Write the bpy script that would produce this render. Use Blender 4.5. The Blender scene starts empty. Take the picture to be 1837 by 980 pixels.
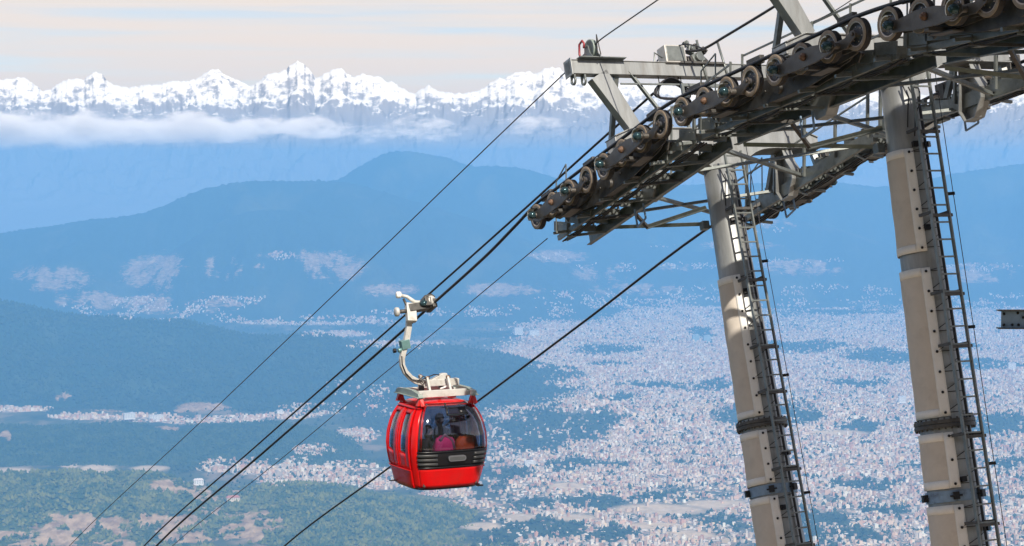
import bpy, bmesh, math, random
import numpy as np
from mathutils import Vector, Matrix

# ------------------------------------------------------------------ camera, sky, sun, exposure
S = bpy.context.scene
COL = S.collection
FPX, PITCH = 3428.0, math.radians(-3.17)          # focal length in photo pixels, pitch of the camera
cam_d = bpy.data.cameras.new("camera")
cam_d.sensor_width = 36.0
cam_d.lens = 36.0 * FPX / 1837.0
cam_d.clip_start, cam_d.clip_end = 0.5, 120000.0
cam = bpy.data.objects.new("camera", cam_d)
cam.rotation_euler = (math.pi / 2 + PITCH, 0, 0)
COL.objects.link(cam)
S.camera = cam

SUN_DIR = Vector((0.33, -1.0, 0.0)).normalized()
SUN_EL = math.radians(42.0)
SUN_V = Vector((SUN_DIR.x * math.cos(SUN_EL), SUN_DIR.y * math.cos(SUN_EL), math.sin(SUN_EL)))

W = bpy.data.worlds.new("World")
S.world = W
W.use_nodes = True
nt = W.node_tree
nt.nodes.clear()


def nd(t, typ, **kw):
    n = t.nodes.new(typ)
    for k, v in kw.items():
        setattr(n, k, v)
    return n


def math_node(t, op, a, b=None, clamp=False):
    n = nd(t, "ShaderNodeMath", operation=op)
    n.use_clamp = clamp
    for i, v in enumerate((a, b)):
        if v is None:
            continue
        if isinstance(v, (int, float)):
            n.inputs[i].default_value = v
        else:
            t.links.new(v, n.inputs[i])
    return n.outputs[0]


sky = nd(nt, "ShaderNodeTexSky", sky_type="NISHITA")
sky.sun_disc = False
sky.sun_elevation = SUN_EL
sky.sun_rotation = math.atan2(SUN_DIR.x, SUN_DIR.y)
sky.altitude = 2400.0
sky.dust_density = 1.0
tc = nd(nt, "ShaderNodeTexCoord")
sep = nd(nt, "ShaderNodeSeparateXYZ")
nt.links.new(tc.outputs["Generated"], sep.inputs[0])
# a thin high veil of cirrus: thicker the flatter one looks through it
mp = nd(nt, "ShaderNodeMapping")
mp.inputs["Scale"].default_value = (5.0, 5.0, 120.0)
nt.links.new(tc.outputs["Generated"], mp.inputs[0])
noi = nd(nt, "ShaderNodeTexNoise")
noi.inputs["Scale"].default_value = 1.0
noi.inputs["Detail"].default_value = 5.0
noi.inputs["Roughness"].default_value = 0.5
nt.links.new(mp.outputs[0], noi.inputs["Vector"])
zabs = math_node(nt, "ADD", math_node(nt, "MAXIMUM", sep.outputs[2], 0.0), 0.02)
thick = math_node(nt, "DIVIDE", math_node(nt, "MULTIPLY", math_node(nt, "MULTIPLY", noi.outputs["Fac"], math_node(nt, "MULTIPLY", noi.outputs["Fac"], noi.outputs["Fac"])), 1.45), zabs)
veil = math_node(nt, "SUBTRACT", 1.0, math_node(nt, "EXPONENT", math_node(nt, "MULTIPLY", thick, -1.0)), True)
mix = nd(nt, "ShaderNodeMix", data_type="RGBA")
nt.links.new(veil, mix.inputs["Factor"])
nt.links.new(sky.outputs[0], mix.inputs[6])
mix.inputs[7].default_value = (9.3, 7.8, 6.5, 1)
bg = nd(nt, "ShaderNodeBackground")
bg.inputs["Strength"].default_value = 0.088
nt.links.new(mix.outputs[2], bg.inputs[0])
wo = nd(nt, "ShaderNodeOutputWorld")
nt.links.new(bg.outputs[0], wo.inputs["Surface"])

sun_d = bpy.data.lights.new("sun", "SUN")
sun_d.energy = 4.7
sun_d.angle = math.radians(0.5)
sun_d.color = (1.0, 0.91, 0.785)
sun = bpy.data.objects.new("sun", sun_d)
sun.rotation_euler = SUN_V.to_track_quat("Z", "Y").to_euler()
COL.objects.link(sun)

S.view_settings.view_transform = "Standard"
S.view_settings.look = "None"
S.view_settings.exposure = 0.35
S.view_settings.gamma = 1.0
S.render.engine = "CYCLES"
S.cycles.use_denoising = True
S.cycles.max_bounces = 6
S.cycles.diffuse_bounces = 3
S.cycles.glossy_bounces = 3
S.cycles.transmission_bounces = 4
S.cycles.volume_bounces = 3
S.cycles.transparent_max_bounces = 12
S.cycles.volume_step_rate = 1.0
S.cycles.volume_max_steps = 256

# ------------------------------------------------------------------ helpers
rng = np.random.default_rng(7)
random.seed(7)
CP, SP = math.cos(PITCH), math.sin(PITCH)


def ray(px, py):
    """direction (x, 1-ish, z) through a point of the photograph"""
    x, z = (np.asarray(px, float) - 918.5) / FPX, -(np.asarray(py, float) - 490.0) / FPX
    return x, CP - z * SP, SP + z * CP


def proj(x, y, z):
    yc = y * CP + z * SP
    zc = -y * SP + z * CP
    return 918.5 + FPX * x / yc, 490.0 - FPX * zc / yc


def link(o, parent=None):
    COL.objects.link(o)
    if parent is not None:
        o.parent = parent
    return o


def tag(o, label=None, cat=None, group=None, kind=None):
    for k, v in (("label", label), ("category", cat), ("group", group), ("kind", kind)):
        if v:
            o[k] = v
    return o


def np_mesh(name, verts, faces, smooth=False, mats=(), attrs=None, midx=None):
    """faces: int array (n,3) or (n,4)"""
    me = bpy.data.meshes.new(name)
    v = np.asarray(verts, np.float32)
    f = np.asarray(faces, np.int32)
    k = f.shape[1]
    me.vertices.add(len(v))
    me.vertices.foreach_set("co", v.ravel())
    me.loops.add(f.size)
    me.loops.foreach_set("vertex_index", f.ravel())
    me.polygons.add(len(f))
    me.polygons.foreach_set("loop_start", np.arange(0, f.size, k, dtype=np.int32))
    me.polygons.foreach_set("loop_total", np.full(len(f), k, np.int32))
    me.polygons.foreach_set("use_smooth", np.full(len(f), smooth, bool))
    for m in mats:
        me.materials.append(m)
    if midx is not None:
        me.polygons.foreach_set("material_index", np.asarray(midx, np.int32))
    for an, (dom, arr) in (attrs or {}).items():
        arr = np.asarray(arr, np.float32)
        if arr.ndim == 2:
            a = me.attributes.new(an, "FLOAT_COLOR", dom)
            a.data.foreach_set("color", arr.ravel())
        else:
            a = me.attributes.new(an, "FLOAT", dom)
            a.data.foreach_set("value", arr)
    me.update(calc_edges=True)
    return me


def grid_faces(nr, nc):
    i = np.arange(nr - 1)[:, None] * nc + np.arange(nc - 1)[None]
    return np.stack([i, i + 1, i + nc + 1, i + nc], -1).reshape(-1, 4)


_perm = np.random.default_rng(3).permutation(4096)
_ang = np.random.default_rng(4).random(4096) * 2 * np.pi


def perlin(x, y):
    x0, y0 = np.floor(x).astype(np.int64), np.floor(y).astype(np.int64)
    fx, fy = x - x0, y - y0

    def g(ix, iy, dx, dy):
        a = _ang[_perm[(ix + _perm[iy & 4095]) & 4095]]
        return np.cos(a) * dx + np.sin(a) * dy
    u, v = fx * fx * fx * (fx * (fx * 6 - 15) + 10), fy * fy * fy * (fy * (fy * 6 - 15) + 10)
    a, b = g(x0, y0, fx, fy), g(x0 + 1, y0, fx - 1, fy)
    c, d = g(x0, y0 + 1, fx, fy - 1), g(x0 + 1, y0 + 1, fx - 1, fy - 1)
    return ((a + (b - a) * u) * (1 - v) + (c + (d - c) * u) * v) * 1.4


def fbm(x, y, octv=4, gain=0.5):
    s, a, t = 0, 1, 0
    for k in range(octv):
        s = s + a * perlin(x * 2 ** k + 17.3 * k, y * 2 ** k + 9.1 * k)
        t += a
        a *= gain
    return s / t


def ridged(x, y, octv=5, gain=0.5):
    s, a, t = 0, 1, 0
    for k in range(octv):
        s = s + a * (1 - np.abs(perlin(x * 2 ** k + 31.7 * k, y * 2 ** k + 5.9 * k)) * 2)
        t += a
        a *= gain
    return s / t


def sstep(a, b, x):
    t = np.clip((x - a) / (b - a), 0, 1)
    return t * t * (3 - 2 * t)


def mat(name, col=(0.5, 0.5, 0.5), rough=0.6, metal=0.0, var=0.12, scale=6.0, bump=0.0, dirt=None, spec=0.5, coat=0.0, stretch=None):
    """a procedural surface: base colour broken up by noise, optional dirt colour and fine relief"""
    m = bpy.data.materials.new(name)
    m.use_nodes = True
    t = m.node_tree
    b = t.nodes["Principled BSDF"]
    b.inputs["Roughness"].default_value = rough
    b.inputs["Metallic"].default_value = metal
    b.inputs["Specular IOR Level"].default_value = spec
    b.inputs["Coat Weight"].default_value = coat
    c = nd(t, "ShaderNodeTexCoord")
    n = nd(t, "ShaderNodeTexNoise")
    n.inputs["Scale"].default_value = scale
    n.inputs["Detail"].default_value = 6.0
    n.inputs["Roughness"].default_value = 0.62
    src = c.outputs["Object"]
    if stretch:
        sm = nd(t, "ShaderNodeMapping")
        sm.inputs["Scale"].default_value = stretch
        t.links.new(src, sm.inputs[0])
        src = sm.outputs[0]
    t.links.new(src, n.inputs["Vector"])
    r = nd(t, "ShaderNodeValToRGB")
    e = r.color_ramp.elements
    e[0].position, e[1].position = 0.32, 0.68
    lo = [max(0, x * (1 - var)) for x in col]
    hi = [min(1, x * (1 + var)) for x in col]
    e[0].color, e[1].color = (*lo, 1), (*hi, 1)
    t.links.new(n.outputs["Fac"], r.inputs[0])
    out = r.outputs[0]
    if dirt is not None:
        n2 = nd(t, "ShaderNodeTexNoise")
        n2.inputs["Scale"].default_value = scale * 0.7
        n2.inputs["Detail"].default_value = 8.0
        n2.inputs["Roughness"].default_value = 0.7
        t.links.new(src, n2.inputs["Vector"])
        r2 = nd(t, "ShaderNodeValToRGB")
        r2.color_ramp.elements[0].position, r2.color_ramp.elements[1].position = 0.52, 0.72
        t.links.new(n2.outputs["Fac"], r2.inputs[0])
        x = nd(t, "ShaderNodeMix", data_type="RGBA")
        x.inputs[7].default_value = (*dirt, 1)
        t.links.new(r2.outputs[0], x.inputs["Factor"])
        t.links.new(out, x.inputs[6])
        out = x.outputs[2]
    t.links.new(out, b.inputs["Base Color"])
    if bump:
        bp = nd(t, "ShaderNodeBump")
        bp.inputs["Strength"].default_value = bump
        bp.inputs["Distance"].default_value = 0.01
        t.links.new(n.outputs["Fac"], bp.inputs["Height"])
        t.links.new(bp.outputs[0], b.inputs["Normal"])
    return m


def attr_mat(name, attr="tint", rough=0.9, noise_scale=0.0, amount=0.25, spec=0.2):
    """colour from a colour attribute (real colour of each thing), broken up by world-scale noise"""
    m = bpy.data.materials.new(name)
    m.use_nodes = True
    t = m.node_tree
    b = t.nodes["Principled BSDF"]
    b.inputs["Roughness"].default_value = rough
    b.inputs["Specular IOR Level"].default_value = spec
    a = nd(t, "ShaderNodeAttribute", attribute_name=attr)
    out = a.outputs["Color"]
    if noise_scale:
        c = nd(t, "ShaderNodeTexCoord")
        n = nd(t, "ShaderNodeTexNoise")
        n.inputs["Scale"].default_value = noise_scale
        n.inputs["Detail"].default_value = 8.0
        n.inputs["Roughness"].default_value = 0.75
        t.links.new(c.outputs["Object"], n.inputs["Vector"])
        r = nd(t, "ShaderNodeMapRange")
        r.inputs["From Min"].default_value, r.inputs["From Max"].default_value = 0.3, 0.7
        r.inputs["To Min"].default_value, r.inputs["To Max"].default_value = 1 - amount, 1 + amount
        t.links.new(n.outputs["Fac"], r.inputs["Value"])
        x = nd(t, "ShaderNodeVectorMath", operation="SCALE")
        t.links.new(out, x.inputs[0])
        t.links.new(r.outputs[0], x.inputs["Scale"])
        out = x.outputs[0]
    t.links.new(out, b.inputs["Base Color"])
    return m

# ------------------------------------------------------------------ the valley: ground sheet, hills, haze, mountains, clouds
FLOOR = -1200.0
SHEET_END = 23600.0


def blob(px, py, lst):
    """soft union of ellipses given as (x, y, rx, ry) on the map of the valley seen in the photograph"""
    s = np.zeros_like(px)
    for (cx, cy, rx, ry) in lst:
        d = ((px - cx) / rx) ** 2 + ((py - cy) / ry) ** 2
        s = np.maximum(s, np.clip(1.6 - 1.2 * d, 0, 1))
    return s


WOODS = [(1085, 626, 70, 9), (1570, 637, 62, 12), (1445, 622, 70, 10), (1180, 690, 80, 7), (1262, 600, 24, 10), (1110, 655, 40, 6),
         (1260, 690, 45, 7), (1120, 712, 40, 9), (985, 672, 60, 12), (1540, 690, 60, 5), (1700, 620, 60, 8), (1780, 655, 70, 9),
         (1395, 745, 110, 22), (1560, 770, 40, 10), (1790, 760, 90, 16), (1000, 700, 60, 8), (905, 690, 60, 12),
         (1000, 750, 70, 20), (930, 775, 60, 22), (960, 800, 60, 12), (1060, 745, 50, 16), (1025, 835, 60, 12), (900, 850, 60, 12),
         (1110, 835, 40, 8), (1230, 830, 24, 8), (1170, 892, 40, 10), (960, 905, 45, 14), (1080, 905, 60, 14), (1000, 950, 70, 20),
         (1220, 915, 60, 10), (1290, 935, 40, 12), (1100, 960, 60, 14), (900, 965, 60, 20), (1560, 870, 60, 10), (1480, 935, 60, 18),
         (1600, 915, 60, 10), (1540, 960, 60, 12), (1440, 860, 30, 8), (1660, 830, 60, 6), (1760, 900, 40, 10), (1800, 830, 50, 8),
         (700, 745, 90, 30), (760, 800, 60, 24), (300, 835, 90, 14), (100, 830, 90, 10), (880, 600, 60, 6), (700, 590, 80, 6), (1500, 560, 120, 6)]
HARD = [(1385, 748, 105, 22), (1015, 768, 84, 26), (1080, 752, 40, 14), (1570, 638, 62, 9), (985, 674, 64, 10), (1790, 765, 80, 12), (1100, 628, 60, 6), (1450, 622, 60, 7), (700, 750, 70, 24), (1560, 870, 50, 8)]
FIELDS = [(25, 845, 40, 8), (178, 841, 36, 10), (128, 834, 16, 5), (270, 842, 30, 6), (1025, 874, 40, 9), (1180, 915, 90, 10),
          (1290, 905, 60, 9), (1180, 945, 60, 7), (1040, 930, 40, 7), (1500, 780, 60, 6), (1240, 960, 50, 8), (935, 930, 40, 8), (870, 945, 40, 8)]
TOWN = [(300, 560, 160, 14), (170, 548, 60, 8), (250, 540, 50, 8), (420, 540, 60, 10), (560, 575, 160, 8), (820, 560, 140, 10),
        (505, 458, 26, 9), (465, 476, 16, 4), (1230, 478, 60, 6), (1380, 410, 40, 8), (1090, 480, 60, 8), (1000, 460, 40, 6),
        (1250, 440, 90, 6), (1450, 470, 90, 8), (1760, 480, 70, 8), (950, 560, 90, 12), (1100, 530, 160, 10), (1400, 520, 200, 10),
        (1240, 545, 240, 12), (1700, 540, 200, 14), (700, 620, 90, 8), (600, 600, 60, 5),
        (640, 700, 60, 18), (690, 730, 50, 22), (560, 735, 60, 10), (520, 850, 60, 26), (620, 850, 70, 20), (450, 838, 50, 14),
        (560, 810, 40, 10), (690, 860, 60, 18), (800, 885, 50, 10), (850, 905, 50, 8), (760, 870, 60, 8), (640, 780, 40, 12),
        (395, 838, 40, 10), (150, 748, 60, 5), (265, 750, 60, 7), (340, 755, 60, 6), (430, 752, 60, 6), (30, 735, 60, 4), (520, 745, 50, 7)]


def city_density(px, py, wx, wy):
    n = fbm(wx / 900.0, wy / 1400.0, 4, 0.6)
    east = sstep(840, 960, px + 1.1 * (py - 640) * (py < 640) + 40 * n)
    base = east * sstep(505, 560, py + 14 * n)
    base = base * (0.55 + 0.8 * np.clip(n + 0.2, -0.6, 0.6))
    low = sstep(840, 900, py)                                   # the near rim of the town is patchier
    base = base * (1 - 0.5 * low * sstep(-0.1, 0.25, -n + 0.05)) * (1 - 0.35 * low)
    base = base * (0.45 + 0.55 * sstep(540, 620, py))
    town = blob(px, py, TOWN) * 0.8 * sstep(-0.35, 0.1, n + 0.15)
    d = np.maximum(base, town)
    n3 = fbm(wx / 380.0 + 9, wy / 500.0, 4, 0.65)
    wood = blob(px + 60 * n, py + 22 * n3 + 8 * n, WOODS) * sstep(-0.45, 0.0, n3 + 0.1)
    wood = np.maximum(wood, 0.97 * np.clip(1.5 * blob(px + 14 * n + 8 * n3, py + 5 * n, HARD), 0, 1))
    wood = np.maximum(wood, 0.9 * sstep(0.24, 0.42, n3) * (0.4 + 0.6 * sstep(800, 900, py)))
    field = blob(px + 30 * n3, py + 8 * n, FIELDS)
    wood = np.maximum(wood, 0.9 * sstep(0.05, 0.3, n3 - 0.3 * n) * sstep(860, 920, py) * (1 - 0.5 * sstep(1300, 1500, px)))
    return np.clip(d * (1 - 0.93 * wood) * (1 - 0.95 * field), 0, 1), wood, field


MOUNDS = [(1385, 752, 9000, 620, 500, 95), (1000, 772, 8750, 420, 420, 85), (1075, 765, 8800, 200, 260, 60), (1570, 640, 12300, 420, 500, 50),
          (950, 905, 7000, 260, 220, 30), (1000, 960, 6300, 300, 240, 30), (1790, 765, 8900, 420, 400, 45), (985, 675, 10800, 380, 500, 60),
          (1480, 940, 6600, 300, 220, 18)]


def ground_z(x, y):
    r = np.hypot(x, y)
    slope = -13.0 - 0.40 * np.maximum(0, r - 34.0) + 4.0 * fbm(x / 60.0, y / 60.0, 3) * sstep(60, 200, r)
    back = np.clip(-y - 14.0, 0, None)
    slope = np.where(y < -14, -13.0 + np.minimum(0.55 * back, 75.0) - 0.4 * np.maximum(0, back - 320), slope)  # unseen rise behind the camera, shaped to darken reflections in the tubes
    slope = np.where((y < -14) & (np.abs(x) > 200), slope - 0.4 * (np.abs(x) - 200), slope)
    fl = FLOOR + 14.0 * fbm(x / 700.0, y / 700.0, 5) + 6.0 * fbm(x / 160.0 + 3, y / 160.0, 3)
    for (cx, cy, d, rx, ry, h) in MOUNDS:
        mx = (cx - 918.5) / FPX * d
        q = ((x - mx) / rx) ** 2 + ((y - d) / ry) ** 2
        fl = fl + h * np.exp(-q * 1.3) * (1 + 0.35 * fbm(x / 150.0, y / 150.0, 3))
    k = 18.0
    m = np.maximum(slope, fl)
    return m + k * np.exp(-np.abs(slope - fl) / k) * 0.5


th = np.radians(np.concatenate([np.linspace(-180, -18, 34)[:-1], np.linspace(-18, 18, 400), np.linspace(18, 180, 34)[1:]]))
dep = np.linspace(math.radians(13.2), math.radians(2.92), 390)
rr = np.concatenate([np.geomspace(0.5, 1200 / math.tan(dep[0]), 46)[:-1], np.minimum(1200 / np.tan(dep), SHEET_END)])
gx = rr[:, None] * np.sin(th)[None]
gy = rr[:, None] * np.cos(th)[None]
gz = ground_z(gx, gy)
gpx, gpy = proj(gx, gy, gz)
dens, wood, field = city_density(gpx, gpy, gx, gy)
n1 = fbm(gx / 260.0 + 5, gy / 420.0, 4, 0.6)
n2 = fbm(gx / 90.0, gy / 140.0 + 3, 3, 0.6)
grass_c = np.array([0.085, 0.095, 0.045])
wood_c = np.array([0.030, 0.048, 0.022])
soil_c = np.array([0.34, 0.235, 0.14])
urb_c = np.array([0.44, 0.36, 0.30])
field_c = np.array([0.62, 0.47, 0.31])
mixv = lambda a, b, f: a * (1 - f[..., None]) + b * f[..., None]
gc = mixv(np.broadcast_to(grass_c, gx.shape + (3,)), wood_c, sstep(-0.1, 0.35, n1))
gc = mixv(gc, soil_c, 0.75 * sstep(0.12, 0.42, -n1 + 0.5 * n2))
gc = mixv(gc, urb_c, np.clip(dens * 1.0 + 0.3 * n2 * dens, 0, 1))
gc = mixv(gc, wood_c, np.clip(wood, 0, 1) * 0.95)
gc = mixv(gc, field_c, np.clip(field, 0, 1))
gc = np.clip(gc, 0.01, 1)
m_ground = attr_mat("valley_land", noise_scale=0.02, amount=0.3)
# roofs and yards of the blocks, too small to tell apart: one random colour for each plot where the land is built up
t = m_ground.node_tree
bs = t.nodes["Principled BSDF"]
old = bs.inputs["Base Color"].links[0].from_socket
au = nd(t, "ShaderNodeAttribute", attribute_name="built")
c = nd(t, "ShaderNodeTexCoord")
mp = nd(t, "ShaderNodeMapping")
mp.inputs["Scale"].default_value = (1 / 13.0, 1 / 17.0, 0.0)
t.links.new(c.outputs["Object"], mp.inputs[0])
vo = nd(t, "ShaderNodeTexVoronoi")
vo.inputs["Scale"].default_value = 1.0
t.links.new(mp.outputs[0], vo.inputs["Vector"])
sc = nd(t, "ShaderNodeSeparateColor")
t.links.new(vo.outputs["Color"], sc.inputs[0])
rp = nd(t, "ShaderNodeValToRGB")
rp.color_ramp.interpolation = "CONSTANT"
el = rp.color_ramp.elements
el[0].position, el[0].color = 0.0, (0.045, 0.065, 0.03, 1)
el[1].position, el[1].color = 0.12, (0.20, 0.18, 0.16, 1)
for pos, col in ((0.30, (0.50, 0.37, 0.27)), (0.45, (0.63, 0.50, 0.39)), (0.60, (0.43, 0.26, 0.18)), (0.68, (0.80, 0.69, 0.57)), (0.84, (0.56, 0.45, 0.36)), (0.94, (0.86, 0.81, 0.72))):
    q = el.new(pos)
    q.color = (*col, 1)
t.links.new(sc.outputs[0], rp.inputs[0])
gt = math_node(t, "GREATER_THAN", math_node(t, "MULTIPLY", au.outputs["Fac"], 1.25), sc.outputs[1])
mx = nd(t, "ShaderNodeMix", data_type="RGBA")
t.links.new(gt, mx.inputs["Factor"])
t.links.new(old, mx.inputs[6])
t.links.new(rp.outputs[0], mx.inputs[7])
t.links.new(mx.outputs[2], bs.inputs["Base Color"])
me = np_mesh("ground", np.stack([gx, gy, gz], -1).reshape(-1, 3), grid_faces(len(rr), len(th)), True, [m_ground],
             {"tint": ("POINT", np.concatenate([gc, np.ones(gc.shape[:2] + (1,))], -1).reshape(-1, 4)), "built": ("POINT", dens.ravel())})
ground = link(bpy.data.objects.new("ground", me))
tag(ground, "broad hazy valley floor of fields, woods and town below the ropeway", kind="structure")


def hill(label, prof, dist, front, back, foot, step=3.0, rows=64, rough=1.0, cover=None, seed=0, pxr=(-330, 2160), spur=900.0, jitter=4.0, crest_t=1.15):
    """a hill whose crest runs along the given skyline, with spurs and ravines on its slopes"""
    pr = np.array(prof, float)
    px = np.arange(max(pxr[0], pr[0, 0]), min(pxr[1], pr[-1, 0]) + step, step)
    py = np.interp(px, pr[:, 0], pr[:, 1])
    k = np.ones(9) / 9.0
    py = np.convolve(np.pad(py, 4, "edge"), k, "valid")
    dx, dy, dz = ray(px, py)
    cx, cz = dx / dy * dist, dz / dy * dist
    t = np.concatenate([np.linspace(0, 1, int(rows * 0.75)), 1 + np.linspace(0, 1, int(rows * 0.25) + 1)[1:]])
    T, X = np.meshgrid(t, cx, indexing="ij")
    CZ = np.broadcast_to(cz, T.shape)
    wob = fbm(X / spur + seed, T * 0.7 + seed, 3)
    Y = np.where(T <= 1, dist - front * (1 - T), dist + back * (T - 1)) + front * 0.22 * wob * np.sin(np.pi * np.clip(T, 0, 1))
    XX = X * Y / dist
    up = np.where(T <= 1, sstep(0, 1, T ** crest_t) * 0.55 + 0.45 * T, 1 - sstep(0, 1, T - 1))
    Z = foot + (CZ - foot) * up
    H = np.maximum(CZ - foot, 10)
    mid = np.sin(np.pi * np.clip(T, 0, 1)) ** 0.8 * (T <= 1)
    Z = Z + rough * H * 0.32 * mid * (ridged(X / spur + seed, Y / (spur * 1.6) + seed, 4, 0.5) - 0.45)
    Z = Z + rng.normal(0, jitter, Z.shape) * (T > 0.02)
    qx, qy = proj(XX, Y, Z)
    col, soil = cover(qx, qy, XX, Y, T)
    me = np_mesh("hill", np.stack([XX, Y, Z], -1).reshape(-1, 3), grid_faces(*T.shape), True, [m_hill],
                 {"tint": ("POINT", np.concatenate([np.clip(col, 0.01, 1), np.ones(T.shape + (1,))], -1).reshape(-1, 4)), "soil": ("POINT", soil.ravel())})
    o = link(bpy.data.objects.new("hill", me))
    tag(o, label, kind="structure")
    return XX, Y, Z, T, qx, qy


m_hill = attr_mat("hill_cover", noise_scale=0.03, amount=0.35)
# bare soil and terraces: the mask says where, noise along the contours gives their edges
t = m_hill.node_tree
bs = t.nodes["Principled BSDF"]
old = bs.inputs["Base Color"].links[0].from_socket
au = nd(t, "ShaderNodeAttribute", attribute_name="soil")
c = nd(t, "ShaderNodeTexCoord")
mp = nd(t, "ShaderNodeMapping")
mp.inputs["Scale"].default_value = (0.016, 0.018, 0.085)
t.links.new(c.outputs["Object"], mp.inputs[0])
n = nd(t, "ShaderNodeTexNoise")
n.inputs["Scale"].default_value = 1.0
n.inputs["Detail"].default_value = 7.0
n.inputs["Roughness"].default_value = 0.72
t.links.new(mp.outputs[0], n.inputs["Vector"])
ms = math_node(t, "ADD", math_node(t, "MULTIPLY", au.outputs["Fac"], 0.75), math_node(t, "MULTIPLY", n.outputs["Fac"], 1.75))
mr = nd(t, "ShaderNodeMapRange")
mr.inputs["From Min"].default_value, mr.inputs["From Max"].default_value = 1.20, 1.42
t.links.new(ms, mr.inputs["Value"])
rp = nd(t, "ShaderNodeValToRGB")
rp.color_ramp.elements[0].position, rp.color_ramp.elements[0].color = 0.35, (0.30, 0.175, 0.095, 1)
rp.color_ramp.elements[1].position, rp.color_ramp.elements[1].color = 0.68, (0.58, 0.40, 0.24, 1)
n5 = nd(t, "ShaderNodeTexNoise")
n5.inputs["Scale"].default_value = 0.03
n5.inputs["Detail"].default_value = 8.0
t.links.new(c.outputs["Object"], n5.inputs["Vector"])
t.links.new(n5.outputs["Fac"], rp.inputs[0])
mx = nd(t, "ShaderNodeMix", data_type="RGBA")
t.links.new(math_node(t, "MULTIPLY", mr.outputs[0], 0.9), mx.inputs["Factor"])
t.links.new(old, mx.inputs[6])
t.links.new(rp.outputs[0], mx.inputs[7])
t.links.new(mx.outputs[2], bs.inputs["Base Color"])


def cover_forest(qx, qy, x, y, t):
    n = fbm(x / 300.0, y / 300.0, 4, 0.6)
    c = mixv(np.broadcast_to(np.array([0.022, 0.046, 0.022]), t.shape + (3,)), np.array([0.045, 0.068, 0.03]), sstep(-0.05, 0.4, n))
    s = blob(qx, qy, [(75, 728, 60, 7), (30, 740, 60, 8), (115, 715, 18, 10), (170, 740, 60, 6), (300, 768, 50, 7), (440, 745, 60, 5), (10, 785, 12, 14), (140, 765, 30, 5), (360, 735, 60, 14), (250, 748, 60, 6)]) * sstep(-0.25, 0.15, n)
    return c, s


def cover_far(qx, qy, x, y, t):
    n = fbm(x / 700.0, y / 900.0, 5, 0.6)
    c = mixv(np.broadcast_to(np.array([0.030, 0.050, 0.028]), t.shape + (3,)), np.array([0.075, 0.085, 0.04]), sstep(0.0, 0.4, n))
    s = blob(qx, qy, [(290, 490, 80, 36), (400, 480, 50, 25), (330, 545, 120, 22), (500, 458, 45, 9), (465, 476, 14, 4), (90, 500, 80, 26), (160, 540, 70, 20),
                      (600, 480, 60, 30), (560, 460, 40, 10), (1000, 460, 60, 14), (1090, 490, 70, 18), (1230, 480, 60, 8), (1390, 405, 50, 14), (1330, 440, 80, 10),
                      (1440, 480, 90, 16), (1750, 490, 90, 20), (900, 520, 90, 14), (1140, 520, 90, 14), (700, 520, 60, 12)]) * sstep(-0.5, 0.2, n + 0.9 * fbm(x / 170.0, y / 300.0, 4, 0.7))
    return c, s * 0.78


def cover_near(qx, qy, x, y, t):
    n = fbm(x / 130.0 + 2, y / 130.0, 4, 0.6)
    c = mixv(np.broadcast_to(np.array([0.060, 0.085, 0.018]), t.shape + (3,)), np.array([0.21, 0.19, 0.05]), sstep(-0.1, 0.4, n))
    s = blob(qx, qy, [(320, 872, 60, 14), (390, 890, 60, 12), (430, 885, 30, 6), (150, 950, 95, 36), (30, 975, 60, 30), (90, 985, 70, 30), (340, 945, 90, 34),
                      (440, 955, 80, 40), (260, 935, 14, 16), (370, 925, 50, 16), (210, 990, 90, 22), (470, 940, 40, 24)])
    s = s * sstep(-0.28, 0.08, n + 0.5 * fbm(x / 40.0, y / 40.0, 3))
    return c, s


SKY_D = [(-330, 520), (300, 470), (420, 400), (500, 345), (560, 330), (612, 322), (632, 306), (652, 294), (676, 281), (692, 274), (708, 270), (724, 270), (742, 272), (762, 276), (790, 280), (812, 287),
         (832, 295), (846, 298), (870, 298), (905, 299), (940, 302), (975, 312), (1005, 322), (1060, 330), (1140, 334), (1240, 331), (1330, 330), (1450, 328), (1520, 330), (1580, 336), (1650, 326), (1700, 314), (1760, 304), (1837, 293), (1990, 284), (2200, 300)]
SKY_M = [(-330, 450), (-100, 432), (0, 418), (50, 411), (100, 404), (150, 396), (200, 391), (250, 384), (280, 375), (310, 361), (330, 352), (352, 344), (385, 335), (420, 328), (445, 325), (470, 324),
         (500, 325), (560, 324), (612, 325), (650, 334), (700, 348), (760, 366), (820, 384), (880, 404), (940, 428), (1000, 455), (1060, 490), (1120, 530), (1180, 560)]
SKY_M2 = [(120, 520), (200, 500), (280, 470), (340, 430), (400, 395), (450, 378), (500, 376), (560, 380), (620, 392), (660, 410), (700, 440), (760, 470), (830, 500), (900, 530), (980, 560)]
SKY_E = [(900, 500), (1000, 440), (1100, 425), (1180, 440), (1260, 455), (1340, 400), (1420, 392), (1500, 410), (1600, 440), (1680, 460), (1760, 450), (1900, 440), (2160, 430)]
SKY_A = [(-330, 500), (-150, 512), (0, 541), (30, 546), (60, 552), (95, 560), (130, 567), (165, 570), (210, 570), (255, 575), (290, 579), (318, 574), (345, 580), (380, 588), (420, 598), (460, 604), (500, 605), (545, 601),
         (580, 602), (620, 612), (650, 620), (690, 625), (730, 625), (780, 622), (830, 625), (880, 634), (920, 642), (960, 654), (1000, 668), (1040, 682), (1070, 690)]
SKY_B = [(-330, 770), (0, 765), (100, 768), (200, 760), (300, 766), (400, 764), (480, 758), (560, 770), (620, 782), (660, 800), (690, 830), (720, 850)]
SKY_C = [(-330, 850), (0, 852), (60, 850), (130, 849), (200, 852), (260, 850), (300, 856), (350, 872), (400, 884), (440, 880), (480, 872), (540, 868), (600, 874), (660, 888), (720, 900), (780, 906), (850, 918), (900, 930), (960, 952), (1010, 985), (1040, 1010)]
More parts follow.
